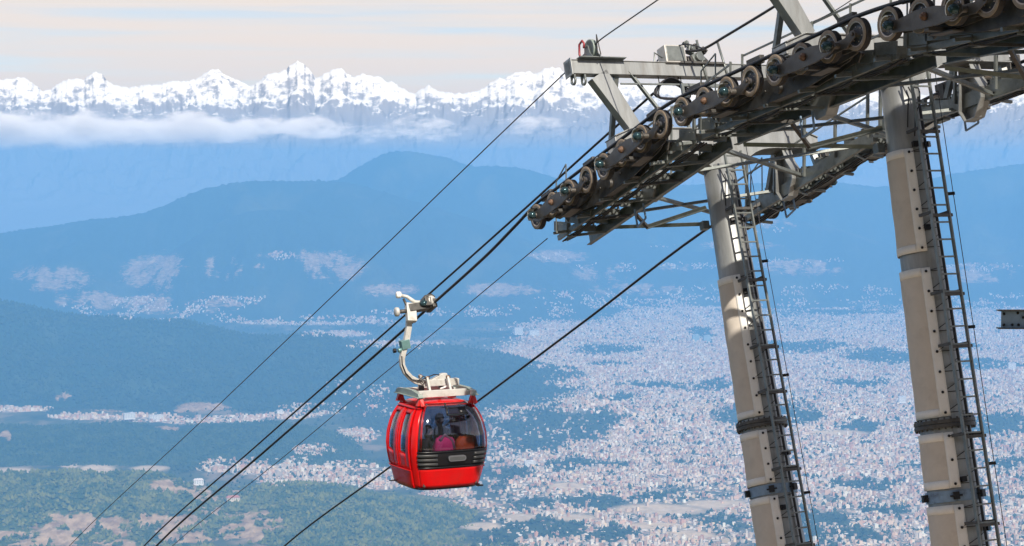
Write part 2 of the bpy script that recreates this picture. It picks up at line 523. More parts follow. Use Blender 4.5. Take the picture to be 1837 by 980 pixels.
hD = hill("high blue wooded ridge with a rounded summit, farthest of the hazy hills", SKY_D, 19600, 2600, 2300, -1210, rows=56, cover=cover_far, seed=1, spur=1500, jitter=5, step=4)
hM = hill("long blue ridge climbing in steps towards the rounded summit behind it", SKY_M, 17200, 2500, 1900, -1210, rows=56, cover=cover_far, seed=2, spur=1300, jitter=5, step=4)
hM2 = hill("blue hump of a hill with pinkish fields, in front of the long ridge", SKY_M2, 16200, 1500, 800, -1210, rows=44, cover=cover_far, seed=4, spur=900, jitter=4, step=4, crest_t=1.0)
hE = hill("faint low foothills beyond the far edge of the town, behind the tower tubes", SKY_E, 18200, 2000, 900, -1210, rows=44, cover=cover_far, seed=6, spur=1200, jitter=4, step=4, crest_t=1.0)
hA = hill("dark blue forested hill sloping down behind the red cabin", SKY_A, 11000, 1750, 900, -1205, rows=72, cover=cover_forest, seed=3, spur=620, jitter=5)
hB = hill("low wooded rise between the village road and the pale fields", SKY_B, 8350, 720, 320, -1205, rows=56, cover=cover_forest, seed=5, spur=420, jitter=2, rough=0.7)
hC = hill("nearest green hill with brown dry terraces", SKY_C, 6650, 720, 420, -1205, rows=80, cover=cover_near, seed=8, spur=260, jitter=2, rough=0.8)

# ---- trees: far-off woods, past counting
OCT_V = np.array([(1, 0, 0), (0, 1, 0), (-1, 0, 0), (0, -1, 0), (0, 0, 1.0), (0, 0, -0.6)])
OCT_F = np.array([(0, 1, 4), (1, 2, 4), (2, 3, 4), (3, 0, 4), (1, 0, 5), (2, 1, 5), (3, 2, 5), (0, 3, 5)])


def woods(label, x, y, z, lo, hi, c_lo, c_hi):
    n = len(x)
    s = rng.uniform(lo, hi, n)
    a = rng.uniform(0, 6.28, n)
    v = OCT_V[None] + rng.normal(0, 0.18, (n, 6, 3))
    ca, sa = np.cos(a)[:, None], np.sin(a)[:, None]
    vx = (v[..., 0] * ca - v[..., 1] * sa) * s[:, None]
    vy = (v[..., 0] * sa + v[..., 1] * ca) * s[:, None]
    vz = v[..., 2] * s[:, None] * rng.uniform(0.9, 1.6, n)[:, None]
    V = np.stack([vx + x[:, None], vy + y[:, None], vz + (z + s * 0.7)[:, None]], -1).reshape(-1, 3)
    F = (OCT_F[None] + 6 * np.arange(n)[:, None, None]).reshape(-1, 3)
    f = np.clip(0.45 + 1.3 * fbm(x / 75.0, y / 75.0, 3) + rng.normal(0, 0.22, n), 0, 1)[:, None]
    c = np.array(c_lo) * (1 - f) + np.array(c_hi) * f
    C = np.repeat(np.concatenate([c, np.ones((n, 1))], 1), 6, 0)
    o = link(bpy.data.objects.new("woods", np_mesh("woods", V, F, False, [m_leaf], {"tint": ("POINT", C)})))
    tag(o, label, kind="stuff")


m_leaf = attr_mat("far_foliage")


def on_hill(h, n, keep):
    X, Y, Z, T, qx, qy = h
    i = rng.integers(0, X.shape[0] - 1, n)
    j = rng.integers(0, X.shape[1] - 1, n)
    u, v = rng.random(n), rng.random(n)
    L = lambda A: (A[i, j] * (1 - u) + A[i + 1, j] * u) * (1 - v) + (A[i, j + 1] * (1 - u) + A[i + 1, j + 1] * u) * v
    x, y, z, t, px, py = (L(A) for A in (X, Y, Z, T, qx, qy))
    k = keep(px, py, x, y) & (t < 1.15) & (px > -60) & (px < 1900)
    return x[k], y[k], z[k]


bare_near = lambda px, py, x, y: blob(px, py, [(320, 872, 60, 14), (390, 890, 60, 12), (430, 885, 30, 6), (150, 950, 95, 36), (30, 975, 60, 30), (90, 985, 70, 30), (340, 945, 90, 34), (440, 955, 80, 40), (370, 925, 50, 16), (210, 990, 90, 22), (470, 940, 40, 24)]) * sstep(-0.25, 0.1, fbm(x / 130.0 + 2, y / 130.0, 4, 0.6) + 0.4 * fbm(x / 40.0, y / 40.0, 3)) < rng.random(len(px)) * 0.6
bare_mid = lambda px, py, x, y: blob(px, py, [(75, 728, 60, 7), (30, 740, 60, 8), (115, 715, 18, 10), (170, 740, 60, 6), (300, 768, 50, 7), (440, 745, 60, 5), (250, 748, 60, 6), (10, 785, 12, 14), (360, 735, 60, 14)]) < rng.random(len(px)) * 0.7
woods("green broadleaf wood on the nearest hill", *on_hill(hC, 26000, bare_near), 2.5, 9.0, (0.045, 0.070, 0.014), (0.19, 0.185, 0.040))
woods("dark wood covering the low rise below the village road", *on_hill(hB, 22000, bare_mid), 3.5, 8.0, (0.026, 0.050, 0.018), (0.060, 0.085, 0.030))
woods("pine wood covering the forested hill behind the red cabin", *on_hill(hA, 24000, bare_mid), 5, 10.5, (0.022, 0.042, 0.018), (0.045, 0.066, 0.028))

# ---- the town: houses past counting as one mass, the nearest three hundred as things
NB = 330000
bth = rng.uniform(math.radians(-15.6), math.radians(15.6), NB)
br = np.sqrt(rng.uniform(5700.0 ** 2, 17600.0 ** 2, NB))
bx, by = br * np.sin(bth), br * np.cos(bth)
bz = ground_z(bx, by)
bpx, bpy_ = proj(bx, by, bz)
bd, bw, bf = city_density(bpx, bpy_, bx, by)
street = np.maximum(np.abs(np.sin(bx / 62.0 + 1.5 * fbm(bx / 700.0, by / 700.0, 2))), np.abs(np.sin(by / 90.0 + 1.5 * fbm(bx / 600.0 + 4, by / 600.0, 2))))
keep = (rng.random(NB) < bd * (1.15 - 0.06 * (br / 1000 - 6))) & (bpx > -40) & (bpx < 1880) & (bpy_ < 1000) & (street > 0.55)



HOUSE_COL = np.array([(0.74, 0.70, 0.63), (0.80, 0.77, 0.72), (0.66, 0.56, 0.47), (0.62, 0.46, 0.37), (0.72, 0.61, 0.52), (0.82, 0.80, 0.76), (0.55, 0.40, 0.32), (0.60, 0.58, 0.56), (0.76, 0.66, 0.50), (0.58, 0.36, 0.28)]) * np.array([1.08, 0.97, 0.85])
BOXF = np.array([(0, 1, 5, 4), (1, 2, 6, 5), (2, 3, 7, 6), (3, 0, 4, 7), (4, 5, 6, 7)])


def house_boxes(x, y, z, w, d, h, a):
    n = len(x)
    cx = np.array([-1, 1, 1, -1, -1, 1, 1, -1]) * 0.5
    cy = np.array([-1, -1, 1, 1, -1, -1, 1, 1]) * 0.5
    cz = np.array([0, 0, 0, 0, 1, 1, 1, 1.0])
    lx, ly = cx[None] * w[:, None], cy[None] * d[:, None]
    ca, sa = np.cos(a)[:, None], np.sin(a)[:, None]
    V = np.stack([lx * ca - ly * sa + x[:, None], lx * sa + ly * ca + y[:, None], cz[None] * (h[:, None] + 6) + z[:, None] - 6], -1)
    return V.reshape(-1, 3), (BOXF[None] + 8 * np.arange(n)[:, None, None]).reshape(-1, 4)


hx, hy, hz, hpx, hpy = bx[keep], by[keep], bz[keep], bpx[keep], bpy_[keep]
for h, m in ((hD, 9000), (hM, 14000), (hM2, 12000), (hE, 12000), (hA, 9000), (hB, 7000), (hC, 4000)):
    q = on_hill(h, m * 3, lambda px, py, x, y: rng.random(len(px)) < 0.75 * blob(px, py, TOWN) * sstep(-0.2, 0.3, fbm(x / 260.0, y / 300.0, 3)))
    qx, qy = proj(*q)
    hx, hy, hz, hpx, hpy = (np.concatenate(z) for z in ((hx, q[0]), (hy, q[1]), (hz, q[2]), (hpx, qx), (hpy, qy)))
n = len(hx)
hw, hd_ = rng.uniform(6, 12, n), rng.uniform(6, 12, n)
big = rng.random(n) < 0.06
hw = np.where(big, hw * 2.0, hw)
hh = rng.choice([4.0, 7.0, 10.0, 13.0, 16.0], n, p=[0.2, 0.3, 0.28, 0.16, 0.06]) + rng.uniform(0, 1.5, n)
ha = rng.normal(0.25, 0.5, n)
hc = HOUSE_COL[rng.integers(0, len(HOUSE_COL), n)] * rng.uniform(0.72, 1.08, (n, 1))
rank = np.argsort(hy / np.sqrt(hw * hh))
near = np.zeros(n, bool)
cand = rank[(hpy[rank] < 976) & (hpy[rank] > 560) & (hpx[rank] > 350)]
near[cand[:300]] = True
m_house = attr_mat("far_house_render", rough=0.85)
far = ~near
V, F = house_boxes(hx[far], hy[far], hz[far], hw[far], hd_[far], hh[far], ha[far])
fc = np.repeat(hc[far], 5, 0)
fc[4::5] *= rng.uniform(0.55, 1.0, (far.sum(), 1))       # flat roofs: weathered concrete
fc = np.concatenate([np.clip(fc, 0, 0.85), np.ones((len(fc), 1))], 1)
print("houses", n)
o = link(bpy.data.objects.new("town", np_mesh("town", V, F, False, [m_house], {"tint": ("FACE", fc)})))
tag(o, "pale hazy sprawl of houses covering the valley floor", kind="stuff")
zones = [("{} flat roofed house in the nearest rim of the town, among trees", lambda x, y: y > 900),
         ("{} house standing in the town beyond the bare field patches", lambda x, y: True)]
for k in np.flatnonzero(near):
    w, d, h = hw[k], hd_[k], hh[k]
    v, f = house_boxes(*(np.array([q]) for q in (0, 0, 0, w, d, h, 0)))
    wc, roof = hc[k], hc[k] * 0.75
    # parapet walls and a stair head on the flat roof
    v2, f2 = house_boxes(np.array([w * 0.2]), np.array([d * 0.2]), np.array([h + 5.99]), np.array([w * 0.4]), np.array([d * 0.4]), np.array([-3.6]), np.array([0.0]))
    vv, ff = np.concatenate([v, v2]), np.concatenate([f, f2 + 8])
    cc = np.concatenate([np.repeat(wc[None], 4, 0), roof[None], np.repeat(wc[None], 5, 0)])
    me = np_mesh("house", vv, ff, False, [m_house], {"tint": ("FACE", np.concatenate([np.clip(cc, 0, .85), np.ones((10, 1))], 1))})
    o = link(bpy.data.objects.new("house", me))
    o.location = (hx[k], hy[k], hz[k])
    o.rotation_euler = (0, 0, ha[k])
    wx = wc.max()
    tone = "white" if wc.min() > 0.62 else ("reddish brick" if wc[0] > 1.45 * wc[2] else "cream")
    for txt, test in zones:
        if test(hpx[k], hpy[k]):
            tag(o, "tiny " + txt.format(tone), "house", "%s houses %s" % (tone, "at the nearest rim of the town" if hpy[k] > 900 else "farther into the town"))
            break
# trees between the houses
k = (rng.random(NB) < np.clip(0.03 + 0.34 * bw + 0.08 * (bd > 0.1) * (bpy_ > 700), 0, 1)) & (bf < 0.3) & (bpx > 300) & (bpx < 1880) & (bpy_ < 1000) & (bpy_ > 520)
woods("dark trees and groves scattered between the houses of the town", bx[k], by[k], bz[k], 3.5, 9.5, (0.020, 0.040, 0.018), (0.060, 0.080, 0.035))

# ---- single buildings that stand out
bpy.context.view_layer.update()
DG = bpy.context.evaluated_depsgraph_get()


def ground_at(px, py):
    d = Vector([float(q) for q in ray(px, py)]).normalized()
    hit, loc, *_ = S.ray_cast(DG, Vector((0, 0, 0)) + d * 60.0, d)
    return loc if hit else d * 8000.0


def block(px, py, w, d, h, wall, roof, label, cat, kind="flat"):
    """a building as big as it shows: walls, roof, storey bands"""
    p = ground_at(px, py)
    r = bpy.data.objects.new(cat.replace(" ", "_"), None)
    r.location = p - Vector((0, 0, 3))
    r.rotation_euler = (0, 0, math.atan2(-p.x, p.y) + 0.15)
    COL.objects.link(r)
    tag(r, label, cat)
    one = lambda m_name, V, F, c: link(bpy.data.objects.new(m_name, np_mesh(m_name, V, F, False, [m_house], {"tint": ("POINT", np.tile((*c, 1), (len(V), 1)))})), r)
    A = lambda *q: [np.array([x], float) for x in q]
    V, F = house_boxes(*A(0, 0, 6, w, d, h, 0))
    one("wall", V, F, wall)
    if kind == "flat":
        V, F = house_boxes(*A(0, 0, h + 12.2, w * 1.04, d * 1.04, -4.8, 0))
        V2, F2 = house_boxes(*A(w * 0.2, 0, h + 13.0, w * 0.3, d * 0.5, -2.2, 0))
        one("roof", np.concatenate([V, V2]), np.concatenate([F, F2 + 8]), roof)
    else:
        x, y = w * 0.54, d * 0.56
        V = np.array([(-x, -y, h + 6), (x, -y, h + 6), (x, y, h + 6), (-x, y, h + 6), (-x * 0.7, 0, h + 6 + d * 0.35), (x * 0.7, 0, h + 6 + d * 0.35)])
        one("roof", V, np.array([(0, 1, 5, 4), (2, 3, 4, 5), (1, 2, 5, 5), (3, 0, 4, 4)])[:2], roof)
        one("roof_end", V[[1, 2, 5, 3, 0, 4]], np.array([(0, 1, 2), (3, 4, 5)]), roof)
    n_st = max(1, int(h / 4))
    for k in range(n_st):
        nw = max(3, int(w / 7))
        for j in range(nw):
            V, F = house_boxes(*A(-w / 2 + w * (j + 0.5) / nw, -d / 2 - 0.05, 6 + 1.2 + h * k / n_st + 6, w / nw * 0.5, 0.3, h / n_st * 0.5 - 6, 0))
            one("window", V, F, (0.20, 0.21, 0.22))


WHT, CRM, RF = (0.80, 0.78, 0.74), (0.74, 0.62, 0.46), (0.45, 0.18, 0.12)
block(232, 751, 52, 30, 22, WHT, (0.6, 0.6, 0.6), "big white hall under the forested hill, squarer of the two white halls", "hall")
block(280, 755, 66, 30, 22, WHT, (0.62, 0.6, 0.56), "long stepped white hall beside the village road", "hall")
block(152, 752, 46, 24, 14, CRM, (0.6, 0.45, 0.35), "low tan building on the bare earth cut along the village road", "building")
block(356, 869, 34, 18, 12, WHT, (0.66, 0.6, 0.55), "white villa on the tip of the brown spur beside the ropes", "villa", "hip")
block(418, 898, 44, 20, 8, CRM, RF, "long shed with red roof below the white villa", "shed", "hip")
block(930, 600, 60, 40, 46, WHT, (0.5, 0.5, 0.5), "pale tower block rising from the far town above the dark wood", "tower block")
block(958, 602, 70, 40, 34, WHT, (0.5, 0.5, 0.5), "broad pale block next to the tower block in the far town", "apartment block")
block(1248, 612, 46, 40, 40, (0.30, 0.42, 0.44), (0.4, 0.45, 0.45), "teal glass block by the lower tower's canvas in the far town", "office block")
block(1268, 612, 46, 40, 34, (0.34, 0.44, 0.46), (0.4, 0.45, 0.45), "lower grey green block beside the teal glass block", "office block")
block(1618, 722, 36, 30, 26, WHT, (0.6, 0.6, 0.6), "bright white block in the town to one side of the taller tower's canvas", "apartment block")
block(1815, 662, 44, 34, 30, WHT, (0.6, 0.6, 0.6), "white block in the far town under the steel beam", "apartment block")
block(502, 741, 30, 20, 10, WHT, (0.6, 0.6, 0.6), "white roadside house between the thin wire and the signal cable", "house")
block(950, 836, 40, 26, 16, WHT, (0.7, 0.68, 0.64), "white school-like block in the town just beyond the cabin's lower corner", "school")

# ---- valley air
bm = bmesh.new()
bmesh.ops.create_cube(bm, size=1.0)
me = bpy.data.meshes.new("haze")
bm.to_mesh(me)
bm.free()
hz_o = link(bpy.data.objects.new("haze", me))
HB = (-24200, 24200, -24200, 24200, -1290, 215)
hz_o.scale = (HB[1] - HB[0], HB[3] - HB[2], HB[5] - HB[4])
hz_o.location = ((HB[0] + HB[1]) / 2, (HB[2] + HB[3]) / 2, (HB[4] + HB[5]) / 2)
m = bpy.data.materials.new("valley_air")
m.use_nodes = True
t = m.node_tree
t.nodes.clear()
pv = nd(t, "ShaderNodeVolumePrincipled")
pv.inputs["Color"].default_value = (0.19, 0.515, 0.985, 1)
pv.inputs["Density"].default_value = 0.84e-4
pv.inputs["Anisotropy"].default_value = -0.14
om = nd(t, "ShaderNodeOutputMaterial")
t.links.new(pv.outputs[0], om.inputs["Volume"])
me.materials.append(m)
tag(hz_o, "blue haze lying over the valley", kind="stuff")

# ---- the snow range
HIM = [(-400, 160), (-120, 150), (-40, 146), (0, 143), (25, 141), (42, 138), (58, 149), (76, 163), (92, 160), (104, 150), (122, 142), (140, 141), (150, 143), (160, 135), (172, 128), (182, 133), (194, 146), (208, 154), (234, 157),
       (262, 152), (284, 152), (310, 145), (330, 146), (352, 142), (366, 132), (376, 125), (392, 125), (404, 134), (420, 142), (436, 148), (450, 155), (462, 148), (480, 133), (500, 130), (514, 124), (524, 114), (534, 109), (546, 116), (558, 128),
       (566, 140), (574, 138), (590, 127), (600, 124), (612, 122), (622, 132), (634, 138), (650, 132), (664, 136), (682, 138), (694, 148), (702, 145), (720, 158), (742, 168), (756, 160), (768, 153), (780, 160), (798, 166), (826, 168),
       (856, 164), (872, 155), (888, 142), (906, 140), (924, 130), (944, 128), (962, 132), (976, 124), (990, 120), (1004, 122), (1014, 132), (1030, 140), (1050, 146), (1072, 152), (1120, 148), (1180, 150), (1250, 160), (1330, 156),
       (1420, 164), (1500, 160), (1580, 166), (1660, 170), (1710, 176), (1750, 168), (1790, 158), (1837, 150), (1950, 152), (2240, 165)]
pr = np.array(HIM, float)
px = np.arange(-400, 2240, 1.8)
py = np.interp(px, pr[:, 0], pr[:, 1])
DH = 40000.0
dx, dy, dz = ray(px, py)
cx, cz = dx / dy * DH, dz / dy * DH
cz = cz + 55 * fbm(px / 9.0, px * 0, 4, 0.6)
RV = 120
t = np.concatenate([np.linspace(0, 1, RV), [1.12, 1.4]])
T, X = np.meshgrid(t, cx, indexing="ij")
# crest line wanders in plan so that shoulders overlap
warp = 420 * fbm(X / 1500.0, T * 3.5, 4, 0.55)
CZ = np.interp(X + warp * np.clip(1 - T, 0, 1) ** 0.6, cx, cz)
CZ = cz.mean() + (CZ - cz.mean()) * sstep(0.40, 0.85, T)
Y = DH - 5200 * (1 - T) + 0 * X
foot = -1600.0
drop = np.where(T <= 1, np.clip(T, 0, 1), np.clip(2 - T, 0, 1))
# steep upper faces, gentle feet
prof = 0.55 * drop ** 2.2 + 0.45 * drop ** 0.9
Z = foot + (CZ - foot) * prof
mid = np.clip(1 - T, 0, 1) ** 0.45 * sstep(0.25, 0.75, T) * (T <= 1)
Z = Z + mid * (820 * (ridged(X / 2300.0 + 3 + 0.25 * fbm(X / 900.0, Y / 900.0, 3), Y / 1700.0 + 0.25 * fbm(X / 800.0 + 9, Y / 800.0, 3), 6, 0.55) - 0.42) + 520 * (ridged(X / 760.0 + 0.3 * fbm(X / 400.0, Y / 400.0, 3), Y / 560.0 + 7, 5, 0.55) - 0.45))
# keep the front spurs below the crest as seen from the terminal
lim = CZ - 60 - 0.10 * (DH - Y)
Z = np.where(T < 1, np.minimum(Z, lim + 60 * fbm(X / 300.0, Y / 300.0, 3)), Z)
XX = X * Y / DH
me = np_mesh("snow_mountains", np.stack([XX, Y, Z], -1).reshape(-1, 3), grid_faces(*T.shape), True)
m = bpy.data.materials.new("snow_and_rock")
m.use_nodes = True
t = m.node_tree
b = t.nodes["Principled BSDF"]
b.inputs["Roughness"].default_value = 0.8
b.inputs["Specular IOR Level"].default_value = 0.1
g = nd(t, "ShaderNodeNewGeometry")
sp = nd(t, "ShaderNodeSeparateXYZ")
t.links.new(g.outputs["Normal"], sp.inputs[0])
c = nd(t, "ShaderNodeTexCoord")
mp = nd(t, "ShaderNodeMapping")
mp.inputs["Scale"].default_value = (0.0052, 0.0052, 0.0080)
t.links.new(c.outputs["Object"], mp.inputs[0])
n = nd(t, "ShaderNodeTexNoise")
n.inputs["Scale"].default_value = 1.0
n.inputs["Detail"].default_value = 9.0
n.inputs["Roughness"].default_value = 0.72
t.links.new(mp.outputs[0], n.inputs["Vector"])
v = math_node(t, "ADD", sp.outputs[2], math_node(t, "MULTIPLY", math_node(t, "SUBTRACT", n.outputs["Fac"], 0.5), 1.5))
r = nd(t, "ShaderNodeValToRGB")
sz = nd(t, "ShaderNodeSeparateXYZ")
t.links.new(c.outputs["Object"], sz.inputs[0])
line = nd(t, "ShaderNodeMapRange")
line.inputs["From Min"].default_value, line.inputs["From Max"].default_value = 100.0, 1500.0
line.inputs["To Min"].default_value, line.inputs["To Max"].default_value = -1.3, 0.0
t.links.new(sz.outputs[2], line.inputs["Value"])
v = math_node(t, "ADD", v, line.outputs[0])
r.color_ramp.elements[0].position, r.color_ramp.elements[1].position = 0.43, 0.68
r.color_ramp.elements[0].color = (0.27, 0.27, 0.30, 1)
r.color_ramp.elements[1].color = (0.74, 0.735, 0.72, 1)
t.links.new(v, r.inputs[0])
t.links.new(r.outputs[0], b.inputs["Base Color"])
me.materials.append(m)
o = link(bpy.data.objects.new("snow_mountains", me))
tag(o, "jagged sunlit range of snow peaks along the skyline", kind="structure")

# ---- bank of cloud in front of the range, beyond the haze
bm = bmesh.new()
bmesh.ops.create_cube(bm, size=1.0)
me = bpy.data.meshes.new("clouds")
bm.to_mesh(me)
bm.free()
cl = link(bpy.data.objects.new("clouds", me))
CB = (-12500, 12500, 27500, 30200, 240, 1120)
cl.scale = (CB[1] - CB[0], CB[3] - CB[2], CB[5] - CB[4])
cl.location = ((CB[0] + CB[1]) / 2, (CB[2] + CB[3]) / 2, (CB[4] + CB[5]) / 2)
m = bpy.data.materials.new("cloud_bank")
m.use_nodes = True
t = m.node_tree
t.nodes.clear()
c = nd(t, "ShaderNodeNewGeometry")
sp = nd(t, "ShaderNodeSeparateXYZ")
t.links.new(c.outputs["Position"], sp.inputs[0])
mp = nd(t, "ShaderNodeMapping")
mp.inputs["Scale"].default_value = (1 / 1000.0, 1 / 900.0, 1 / 420.0)
t.links.new(c.outputs["Position"], mp.inputs[0])
n = nd(t, "ShaderNodeTexNoise")
n.inputs["Scale"].default_value = 1.0
n.inputs["Detail"].default_value = 8.0
n.inputs["Roughness"].default_value = 0.68
t.links.new(mp.outputs[0], n.inputs["Vector"])
# thickest along one level, thinning to nothing above and below, and thinner towards the east
zr = math_node(t, "DIVIDE", math_node(t, "SUBTRACT", sp.outputs[2], 560.0), 300.0)
lev = math_node(t, "MULTIPLY", math_node(t, "MULTIPLY", zr, zr), -0.16)
xr = math_node(t, "MULTIPLY", math_node(t, "ADD", sp.outputs[0], 3000.0), -0.000020)
q = math_node(t, "ADD", math_node(t, "ADD", math_node(t, "SUBTRACT", n.outputs["Fac"], 0.525), lev), xr)
dn = math_node(t, "MULTIPLY", math_node(t, "MAXIMUM", q, 0.0), 0.045)
pv = nd(t, "ShaderNodeVolumePrincipled")
pv.inputs["Color"].default_value = (1.0, 0.975, 0.955, 1)
pv.inputs["Anisotropy"].default_value = -0.4
t.links.new(dn, pv.inputs["Density"])
om = nd(t, "ShaderNodeOutputMaterial")
t.links.new(pv.outputs[0], om.inputs["Volume"])
m.cycles.volume_step_rate = 0.12
me.materials.append(m)
tag(cl, "pinkish bank of cloud lying along the foot of the snow range", kind="stuff")

# ------------------------------------------------------------------ shape kit
V3 = Vector


class MB:
    """collects shapes into one mesh"""

    def __init__(s):
        s.v, s.f, s.m, s.sm = [], [], [], []

    def add(s, vs, fs, mi=0, smooth=False):
        o = len(s.v)
        s.v += [tuple(p) for p in vs]
        s.f += [tuple(i + o for i in f) for f in fs]
        s.m += [mi] * len(fs)
        s.sm += [smooth] * len(fs)
        return s

    def box(s, c, size, mi=0, R=None):
        vs = []
        for dz in (-1, 1):
            for dx, dy in ((-1, -1), (1, -1), (1, 1), (-1, 1)):
                p = V3((dx * size[0] / 2, dy * size[1] / 2, dz * size[2] / 2))
                vs.append(V3(c) + (R @ p if R is not None else p))
        return s.add(vs, [(3, 2, 1, 0), (4, 5, 6, 7), (0, 1, 5, 4), (1, 2, 6, 5), (2, 3, 7, 6), (3, 0, 4, 7)], mi)

    def bar(s, p0, p1, w, h, mi=0, up=(0, 0, 1), w1=None, h1=None):
        p0, p1 = V3(p0), V3(p1)
        d = (p1 - p0).normalized()
        a = d.cross(V3(up))
        if a.length < 1e-4:
            a = d.cross(V3((1, 0, 0)))
        a.normalize()
        b = a.cross(d)
        w1, h1 = w1 or w, h1 or h
        vs = []
        for p, ww, hh in ((p0, w, h), (p1, w1, h1)):
            for i, j in ((-1, -1), (1, -1), (1, 1), (-1, 1)):
                vs.append(p + a * (i * ww / 2) + b * (j * hh / 2))
        return s.add(vs, [(0, 1, 2, 3), (7, 6, 5, 4), (4, 5, 1, 0), (5, 6, 2, 1), (6, 7, 3, 2), (7, 4, 0, 3)], mi)

    def angle(s, p0, p1, w, t, mi=0, up=(0, 0, 1)):
        """L-section bar"""
        p0, p1 = V3(p0), V3(p1)
        d = (p1 - p0).normalized()
        a = d.cross(V3(up)).normalized()
        b = a.cross(d)
        s.bar(p0 + a * (w / 2), p1 + a * (w / 2), w, t, mi, up)
        s.bar(p0 + b * (w / 2), p1 + b * (w / 2), t * 1.02, w, mi, up)
        return s

    def path(s, pts, r, n=8, mi=0, cap=True, smooth=True):
        pts = [V3(p) for p in pts]
        rs = r if isinstance(r, (list, tuple)) else [r] * len(pts)
        vs, fs = [], []
        a = None
        for i, p in enumerate(pts):
            d = (pts[min(i + 1, len(pts) - 1)] - pts[max(i - 1, 0)]).normalized()
            if a is None:
                a = d.cross(V3((0, 0, 1)))
                if a.length < 1e-3:
                    a = d.cross(V3((1, 0, 0)))
            a = (a - d * a.dot(d)).normalized()
            b = d.cross(a)
            for k in range(n):
                q = 2 * math.pi * k / n
                vs.append(p + (a * math.cos(q) + b * math.sin(q)) * rs[i])
        for i in range(len(pts) - 1):
            for k in range(n):
                k2 = (k + 1) % n
                fs.append((i * n + k, i * n + k2, (i + 1) * n + k2, (i + 1) * n + k))
        s.add(vs, fs, mi, smooth)
        if cap:
            s.add(vs[:n], [tuple(range(n))[::-1]], mi)
            s.add(vs[-n:], [tuple(range(n))], mi)
        return s

    def tube(s, p0, p1, r, n=12, mi=0, r1=None):
        return s.path([p0, p1], [r, r1 if r1 is not None else r], n, mi)

    def lathe(s, prof, o, ax, n=24, mi=None, smooth=True, ang=(0, 2 * math.pi), closed=True):
        """prof: list of (radius, height along the axis[, material])"""
        o, ax = V3(o), V3(ax).normalized()
        a = ax.cross(V3((0, 0, 1)))
        if a.length < 1e-3:
            a = V3((1, 0, 0))
        a.normalize()
        b = ax.cross(a)
        full = abs(ang[1] - ang[0]) > 6.28
        m = n if full else n + 1
        ring = []
        for pr in prof:
            ring.append([o + ax * pr[1] + (a * math.cos(ang[0] + (ang[1] - ang[0]) * k / n) + b * math.sin(ang[0] + (ang[1] - ang[0]) * k / n)) * pr[0] for k in range(m)])
        for i in range(len(prof) - 1):
            vs = ring[i] + ring[i + 1]
            fs = []
            for k in range(n):
                k2 = (k + 1) % m
                fs.append((k, k2, m + k2, m + k))
            mm = prof[i][2] if len(prof[i]) > 2 else (mi or 0)
            s.add(vs, fs, mm, smooth)
        return s

    def prism(s, poly, o, A, B, C, mi=0):
        """polygon (a, b) in the plane of A and B, thickened along C"""
        o, A, B, C = V3(o), V3(A), V3(B), V3(C)
        n = len(poly)
        vs = [o + A * p[0] + B * p[1] - C * 0.5 for p in poly] + [o + A * p[0] + B * p[1] + C * 0.5 for p in poly]
        fs = [tuple(range(n))[::-1], tuple(range(n, 2 * n))] + [(k, (k + 1) % n, n + (k + 1) % n, n + k) for k in range(n)]
        return s.add(vs, fs, mi)

    def ball(s, c, r, mi=0, n=10, m=6, sc=(1, 1, 1)):
        vs, fs = [], []
        for i in range(m + 1):
            t = math.pi * i / m
            for k in range(n):
                q = 2 * math.pi * k / n
                vs.append(V3(c) + V3((r * sc[0] * math.sin(t) * math.cos(q), r * sc[1] * math.sin(t) * math.sin(q), r * sc[2] * math.cos(t))))
        for i in range(m):
            for k in range(n):
                k2 = (k + 1) % n
                fs.append((i * n + k, i * n + k2, (i + 1) * n + k2, (i + 1) * n + k))
        return s.add(vs, fs, mi, True)

    def mesh(s, name, mats):
        me = bpy.data.meshes.new(name)
        me.from_pydata(s.v, [], s.f)
        me.polygons.foreach_set("material_index", s.m)
        me.polygons.foreach_set("use_smooth", s.sm)
        for m in (mats if isinstance(mats, (list, tuple)) else [mats]):
            me.materials.append(m)
        bm = bmesh.new()
        bm.from_mesh(me)
        bmesh.ops.remove_doubles(bm, verts=bm.verts, dist=1e-5)
        bmesh.ops.recalc_face_normals(bm, faces=bm.faces)
        bm.to_mesh(me)
        bm.free()
        return me

    def build(s, name, mats, parent=None, bevel=0.0):
        o = link(bpy.data.objects.new(name, s.mesh(name, mats)), parent)
        if bevel:
            b = o.modifiers.new("bevel", "BEVEL")
            b.width, b.segments, b.limit_method, b.angle_limit = bevel, 2, "ANGLE", math.radians(40)
        return o


def empty(name, M, label=None, cat=None, group=None):
    o = bpy.data.objects.new(name, None)
    o.empty_display_size = 0.3
    COL.objects.link(o)
    o.matrix_world = M
    return tag(o, label, cat, group)


def copy_tree(o, parent=None):
    c = o.copy()
    COL.objects.link(c)
    if parent is not None:
        c.parent = parent
    for ch in list(o.children):
        copy_tree(ch, c)
    return c


# ------------------------------------------------------------------ the line: frames taken from the photograph
UP = V3((0.4472, -0.8944, 0))          # uphill along the ropes (level)
WD = V3((-0.8944, -0.4472, 0))         # sideways, from the towers to the near rope
ZU = V3((0, 0, 1))
GAUGE = 2.75
C_T = -20.05                           # distance of the towers' plane from the camera, along WD


def PL(px, py, l):
    """the point of the photograph that lies in the upright plane l metres to the near side of the towers"""
    d = V3([float(q) for q in ray(px, py)])
    return d * ((C_T + l) / d.dot(WD))


def frame(o, a):
    """x uphill along a slope of angle a, y away to the far side, z normal to the slope"""
    T = UP * math.cos(a) + ZU * math.sin(a)
    N = -UP * math.sin(a) + ZU * math.cos(a)
    Y = -WD
    M = Matrix(((T.x, Y.x, N.x, o.x), (T.y, Y.y, N.y, o.y), (T.z, Y.z, N.z, o.z), (0, 0, 0, 1)))
    return M


